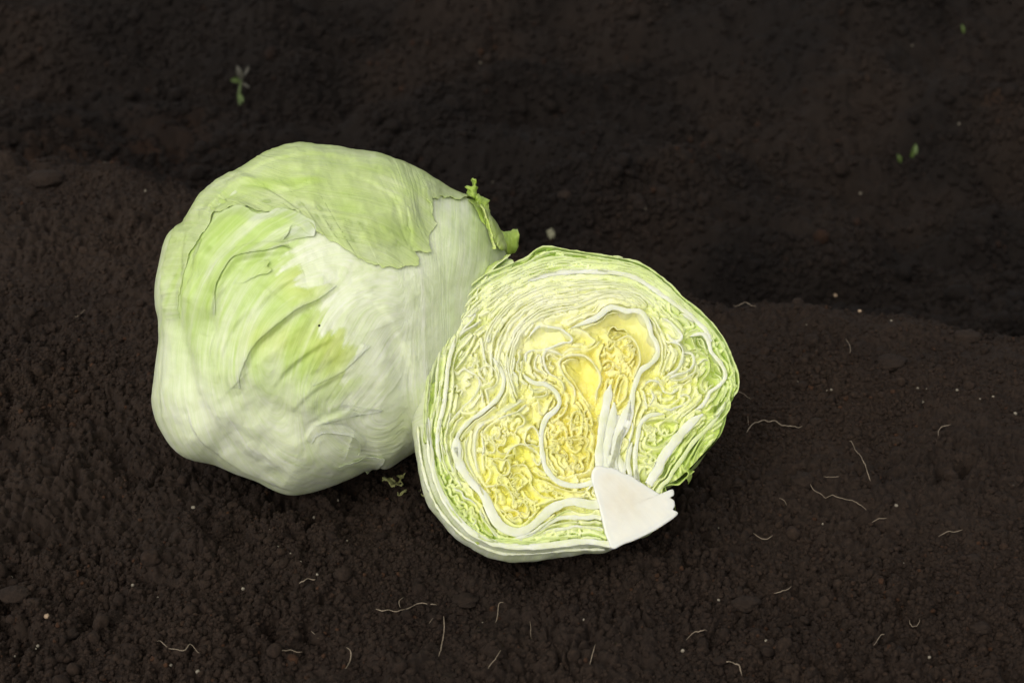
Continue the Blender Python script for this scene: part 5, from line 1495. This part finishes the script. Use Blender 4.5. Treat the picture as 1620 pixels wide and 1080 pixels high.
lump(74, 976, 9, .8, 'small_stone', M_STONE, 'tan pebble at the lower left', 'stone', 301, None, 0.2, sub=3)
lump(17, 914, 6.5, .7, 'small_stone', M_GRIT, 'cream pebble at the left edge', 'stone', 302, None, 0.2, sub=3)
lump(922, 980, 6.5, .8, 'small_stone', M_GRIT, 'white pebble under the stem at the bottom', 'stone', 303, None, 0.2, sub=3)
lump(306, 803, 7, .5, 'small_stone', M_GRIT, 'pale yellow chip in front of the whole head', 'stone', 304, None, 0.2, sub=3)
lump(1321, 468, 7, .6, 'small_stone', M_STONE, 'tan stone just over the bed edge at the right', 'stone', 305, None, 0.2, sub=3)
lump(1418, 800, 6, .7, 'small_stone', M_GRIT, 'cream grain right of the root by the big clod', 'stone', 306, None, 0.2, sub=3)
lump(1459, 637, 6, .7, 'small_stone', M_GRIT, 'cream grain above the hooked white root', 'stone', 307, None, 0.2, sub=3)
lump(1579, 490, 6, .7, 'small_stone', M_STONE, 'tan grain in the furrow at the far right', 'stone', 308, None, 0.2, sub=3)
lump(1360, 493, 6, .7, 'small_stone', M_STONE, 'tan grain in the furrow right of the larger tan stone', 'stone', 309, None, 0.2, sub=3)

# uncountable pale grit specks
GR = [(210,926),(385,932),(320,1057),(60,1022),(313,1063),(1543,883),(1429,891),(1515,941),(1388,996),(1396,993),(1212,1014),(1222,1030),(1470,1040),(1602,769),(1571,628),(1514,618),(1466,616),(1452,615),(1276,514),(1410,508),(1262,604),(1308,618),(1315,617),(1347,638),(1021,331),(1019,287),(760,100),(779,289),(1175,43),(1517,197),(1309,247),(1361,307),(1150,240),(95,143),(285,167),(4,162),(1382,24),(1443,73),(465,121),(497,819),(466,842),(534,792),(476,889),(440,865),(352,1000),(57,1026),(275,1058),(270,1053),(1136,836),(1302,829),(1137,950),(690,846),(730,1013),(549,856),(165,258),(230,303),(15,1046),(1606,655),(1080,1030),(620,280)]
rg = np.random.RandomState(12)
ex = [(rg.rand() * 1620, 560 + rg.rand() * 520) for _ in range(15)]
pts = np.array(GR + ex, float)
PG = on_ground(pts[:, 0], pts[:, 1])
Vs = []; Fs = []
bm = bmesh.new(); bmesh.ops.create_icosphere(bm, subdivisions=1, radius=1.0)
iv = np.array([v.co[:] for v in bm.verts]); it = np.array([[v.index for v in f.verts] for f in bm.faces]); bm.free()
for i, P in enumerate(PG):
    r = (0.00085 if i < len(GR) else 0.00028 + 0.0004 * rg.rand() ** 2) * (0.6 + 0.7 * rg.rand()) * (1 + 0.4 * max(0, P[1]))
    Fs.append(it + len(iv) * i); Vs.append(P + np.array([0, 0, r * 0.4]) + iv * (1 + 0.35 * (rg.rand(len(iv), 1) - 0.5)) * r)
g = make_mesh('pale_grit', np.concatenate(Vs), np.zeros((0, 4), int), M_GRIT, tris=np.concatenate(Fs))
tag(g, 'tiny pale grit specks strewn over the soil', None, None, 'stuff')

# ---- sprouts and leaf scraps
def blade(base, tip, width, bend, mat, name, parent, rows=14):
    """a small leaf blade from base to tip (world), cupped, with thickness"""
    base = np.asarray(base, float); tip = np.asarray(tip, float)
    ax = tip - base; L = np.linalg.norm(ax); ax /= L
    side = unit(np.cross(ax, HA)); nrm = np.cross(side, ax)
    V = []
    for sgn in (1, -1):
        for i in range(rows):
            t = i / (rows - 1)
            w = width * math.sin(math.pi * min(0.98, 0.08 + 0.92 * t)) ** 0.7 * (1 + 0.12 * math.sin(i * 2.3))
            c = base + ax * L * t + nrm * bend * math.sin(t * 2.6) * L
            for j in range(7):
                u = j / 3.0 - 1
                V.append(c + side * u * w + nrm * (abs(u) ** 2 * w * 0.4 + sgn * 0.0003))
    F = grid_faces(rows, 7); m = rows * 7
    E = [(i * 7 + 7, i * 7, i * 7 + m, i * 7 + 7 + m) for i in range(rows - 1)] + [(i * 7 + 6, i * 7 + 13, i * 7 + 13 + m, i * 7 + 6 + m) for i in range(rows - 1)]
    E += [(j, j + 1, j + 1 + m, j + m) for j in range(6)] + [((rows - 1) * 7 + j + 1, (rows - 1) * 7 + j, (rows - 1) * 7 + j + m, (rows - 1) * 7 + j + 1 + m) for j in range(6)]
    return make_mesh(name, np.array(V), np.vstack([F, F[:, ::-1] + m, np.array(E)]), mat, parent=parent)

def sprout(px, py, label, parts, stem=None):
    P = on_ground([px], [py])[0]
    D = np.linalg.norm(P - CAM) / FPX
    root = empty('seedling', P); tag(root, label, 'seedling')
    def at(x, y, f=0.0): return P + RGT * (x - px) * D + UPV * (py - y) * D - FWD * f
    if stem:
        A = [at(x, y) for x, y in stem]
        A = np.array(A); A = spline(A, 0.001); n = len(A); V = []
        for k in range(7):
            a = k * 2 * math.pi / 7
            V.append(A + (RGT * math.cos(a) + FWD * math.sin(a)) * np.linspace(0.0016, 0.001, n)[:, None])
        idx = np.arange(7 * n).reshape(7, n)
        F = [(idx[i, j], idx[i, j + 1], idx[(i + 1) % 7, j + 1], idx[(i + 1) % 7, j]) for i in range(7) for j in range(n - 1)]
        make_mesh('stem', np.concatenate(V), np.array(F), M_SPROUT, parent=root)
    for (x0, y0, x1, y1, w, f, m) in parts:
        blade(at(x0, y0), at(x1, y1, f), w * D, 0.15, m, 'leaf', root)
    return root

sprout(380, 166, 'wilted seedling with a purplish top leaf standing in the furrow at the upper left',
       [(380,128,366,130,4.5,.006,M_SPROUT),(382,128,376,106,5,.004,M_SPROUTP),(384,124,393,106,2.5,-.003,M_SPROUTP),(382,132,397,142,2.2,.006,M_SPROUTP),(379,150,386,164,3.0,.004,M_SPROUT)],
       [(380,166),(378,152),(380,138),(381,124)])
sprout(1442, 252, 'tiny sprout with a single upright green leaf in the furrow at the right', [(1442,251,1447,229,5,.002,M_SPROUT)])
sprout(1424, 257, 'small dull green sprout left of the upright one', [(1424,257,1419,245,3.5,.002,M_SPROUT)])
sprout(1523, 52, 'minute yellow sprout at the upper right', [(1524,53,1520,40,2.4,.002,M_SPROUT)])
st_ = lump(873, 376, 15, 1.3, 'dead_stub', M_STUB, 'pale dead plant stub in the furrow just above the cut half', 'stub', 330, None, 0.25, sub=3, rough=0.5)

def scrap(outline, name, label, seed):
    O = np.array(outline, float); c = O.mean(0)
    P0_ = on_ground([c[0]], [c[1]])[0]; D = np.linalg.norm(P0_ - CAM) / FPX
    O2 = spline(O, 1.0, closed=True); n = len(O2)
    th_ = np.arange(n)
    O2 = c + (O2 - c) * (1 + 0.25 * noise2(th_ / 2.5, np.zeros(n), seed))[:, None]
    V = []; 
    for sgn in (1, -1):
        for f in (0.02, 0.3, 0.6, 0.85, 1.0):
            Q = c + (O2 - c) * f; d = Q - c
            x = P0_[0] + d[:, 0] * D; y = P0_[1] - d[:, 1] * D / math.sin(PITCH + 0.05)
            z = max(P0_[2], float(gz(x, y).max()) - 0.002) + 0.0016 + 0.0022 * fbm(Q[:, 0] / 8, Q[:, 1] / 8, 3, seed) + sgn * 0.0003
            V.append(np.stack([x, y, z], 1))
    m = 5 * n; F = grid_faces(5, n, True)
    E = [(4 * n + i, 4 * n + (i + 1) % n, 4 * n + (i + 1) % n + m, 4 * n + i + m) for i in range(n)]
    o = make_mesh(name, np.concatenate(V), np.vstack([F, F[:, ::-1] + m, np.array(E)]), M_SCRAP)
    tag(o, label, 'leaf scrap'); return o
scrap([(607,772),(613,767),(620,770),(626,764),(633,768),(638,763),(641,769),(634,774),(640,778),(630,780),(624,784),(618,777)], 'leaf_scrap', 'torn yellow green scrap lying between the two heads', 5)
scrap([(630,783),(636,781),(643,780),(640,785),(631,787)], 'leaf_scrap', 'smallest leaf crumb, just below the torn yellow scrap', 6)
scrap([(664,785),(670,779),(678,782),(682,790),(673,790)], 'leaf_scrap', 'small scrap half under the left edge of the cut half', 7)
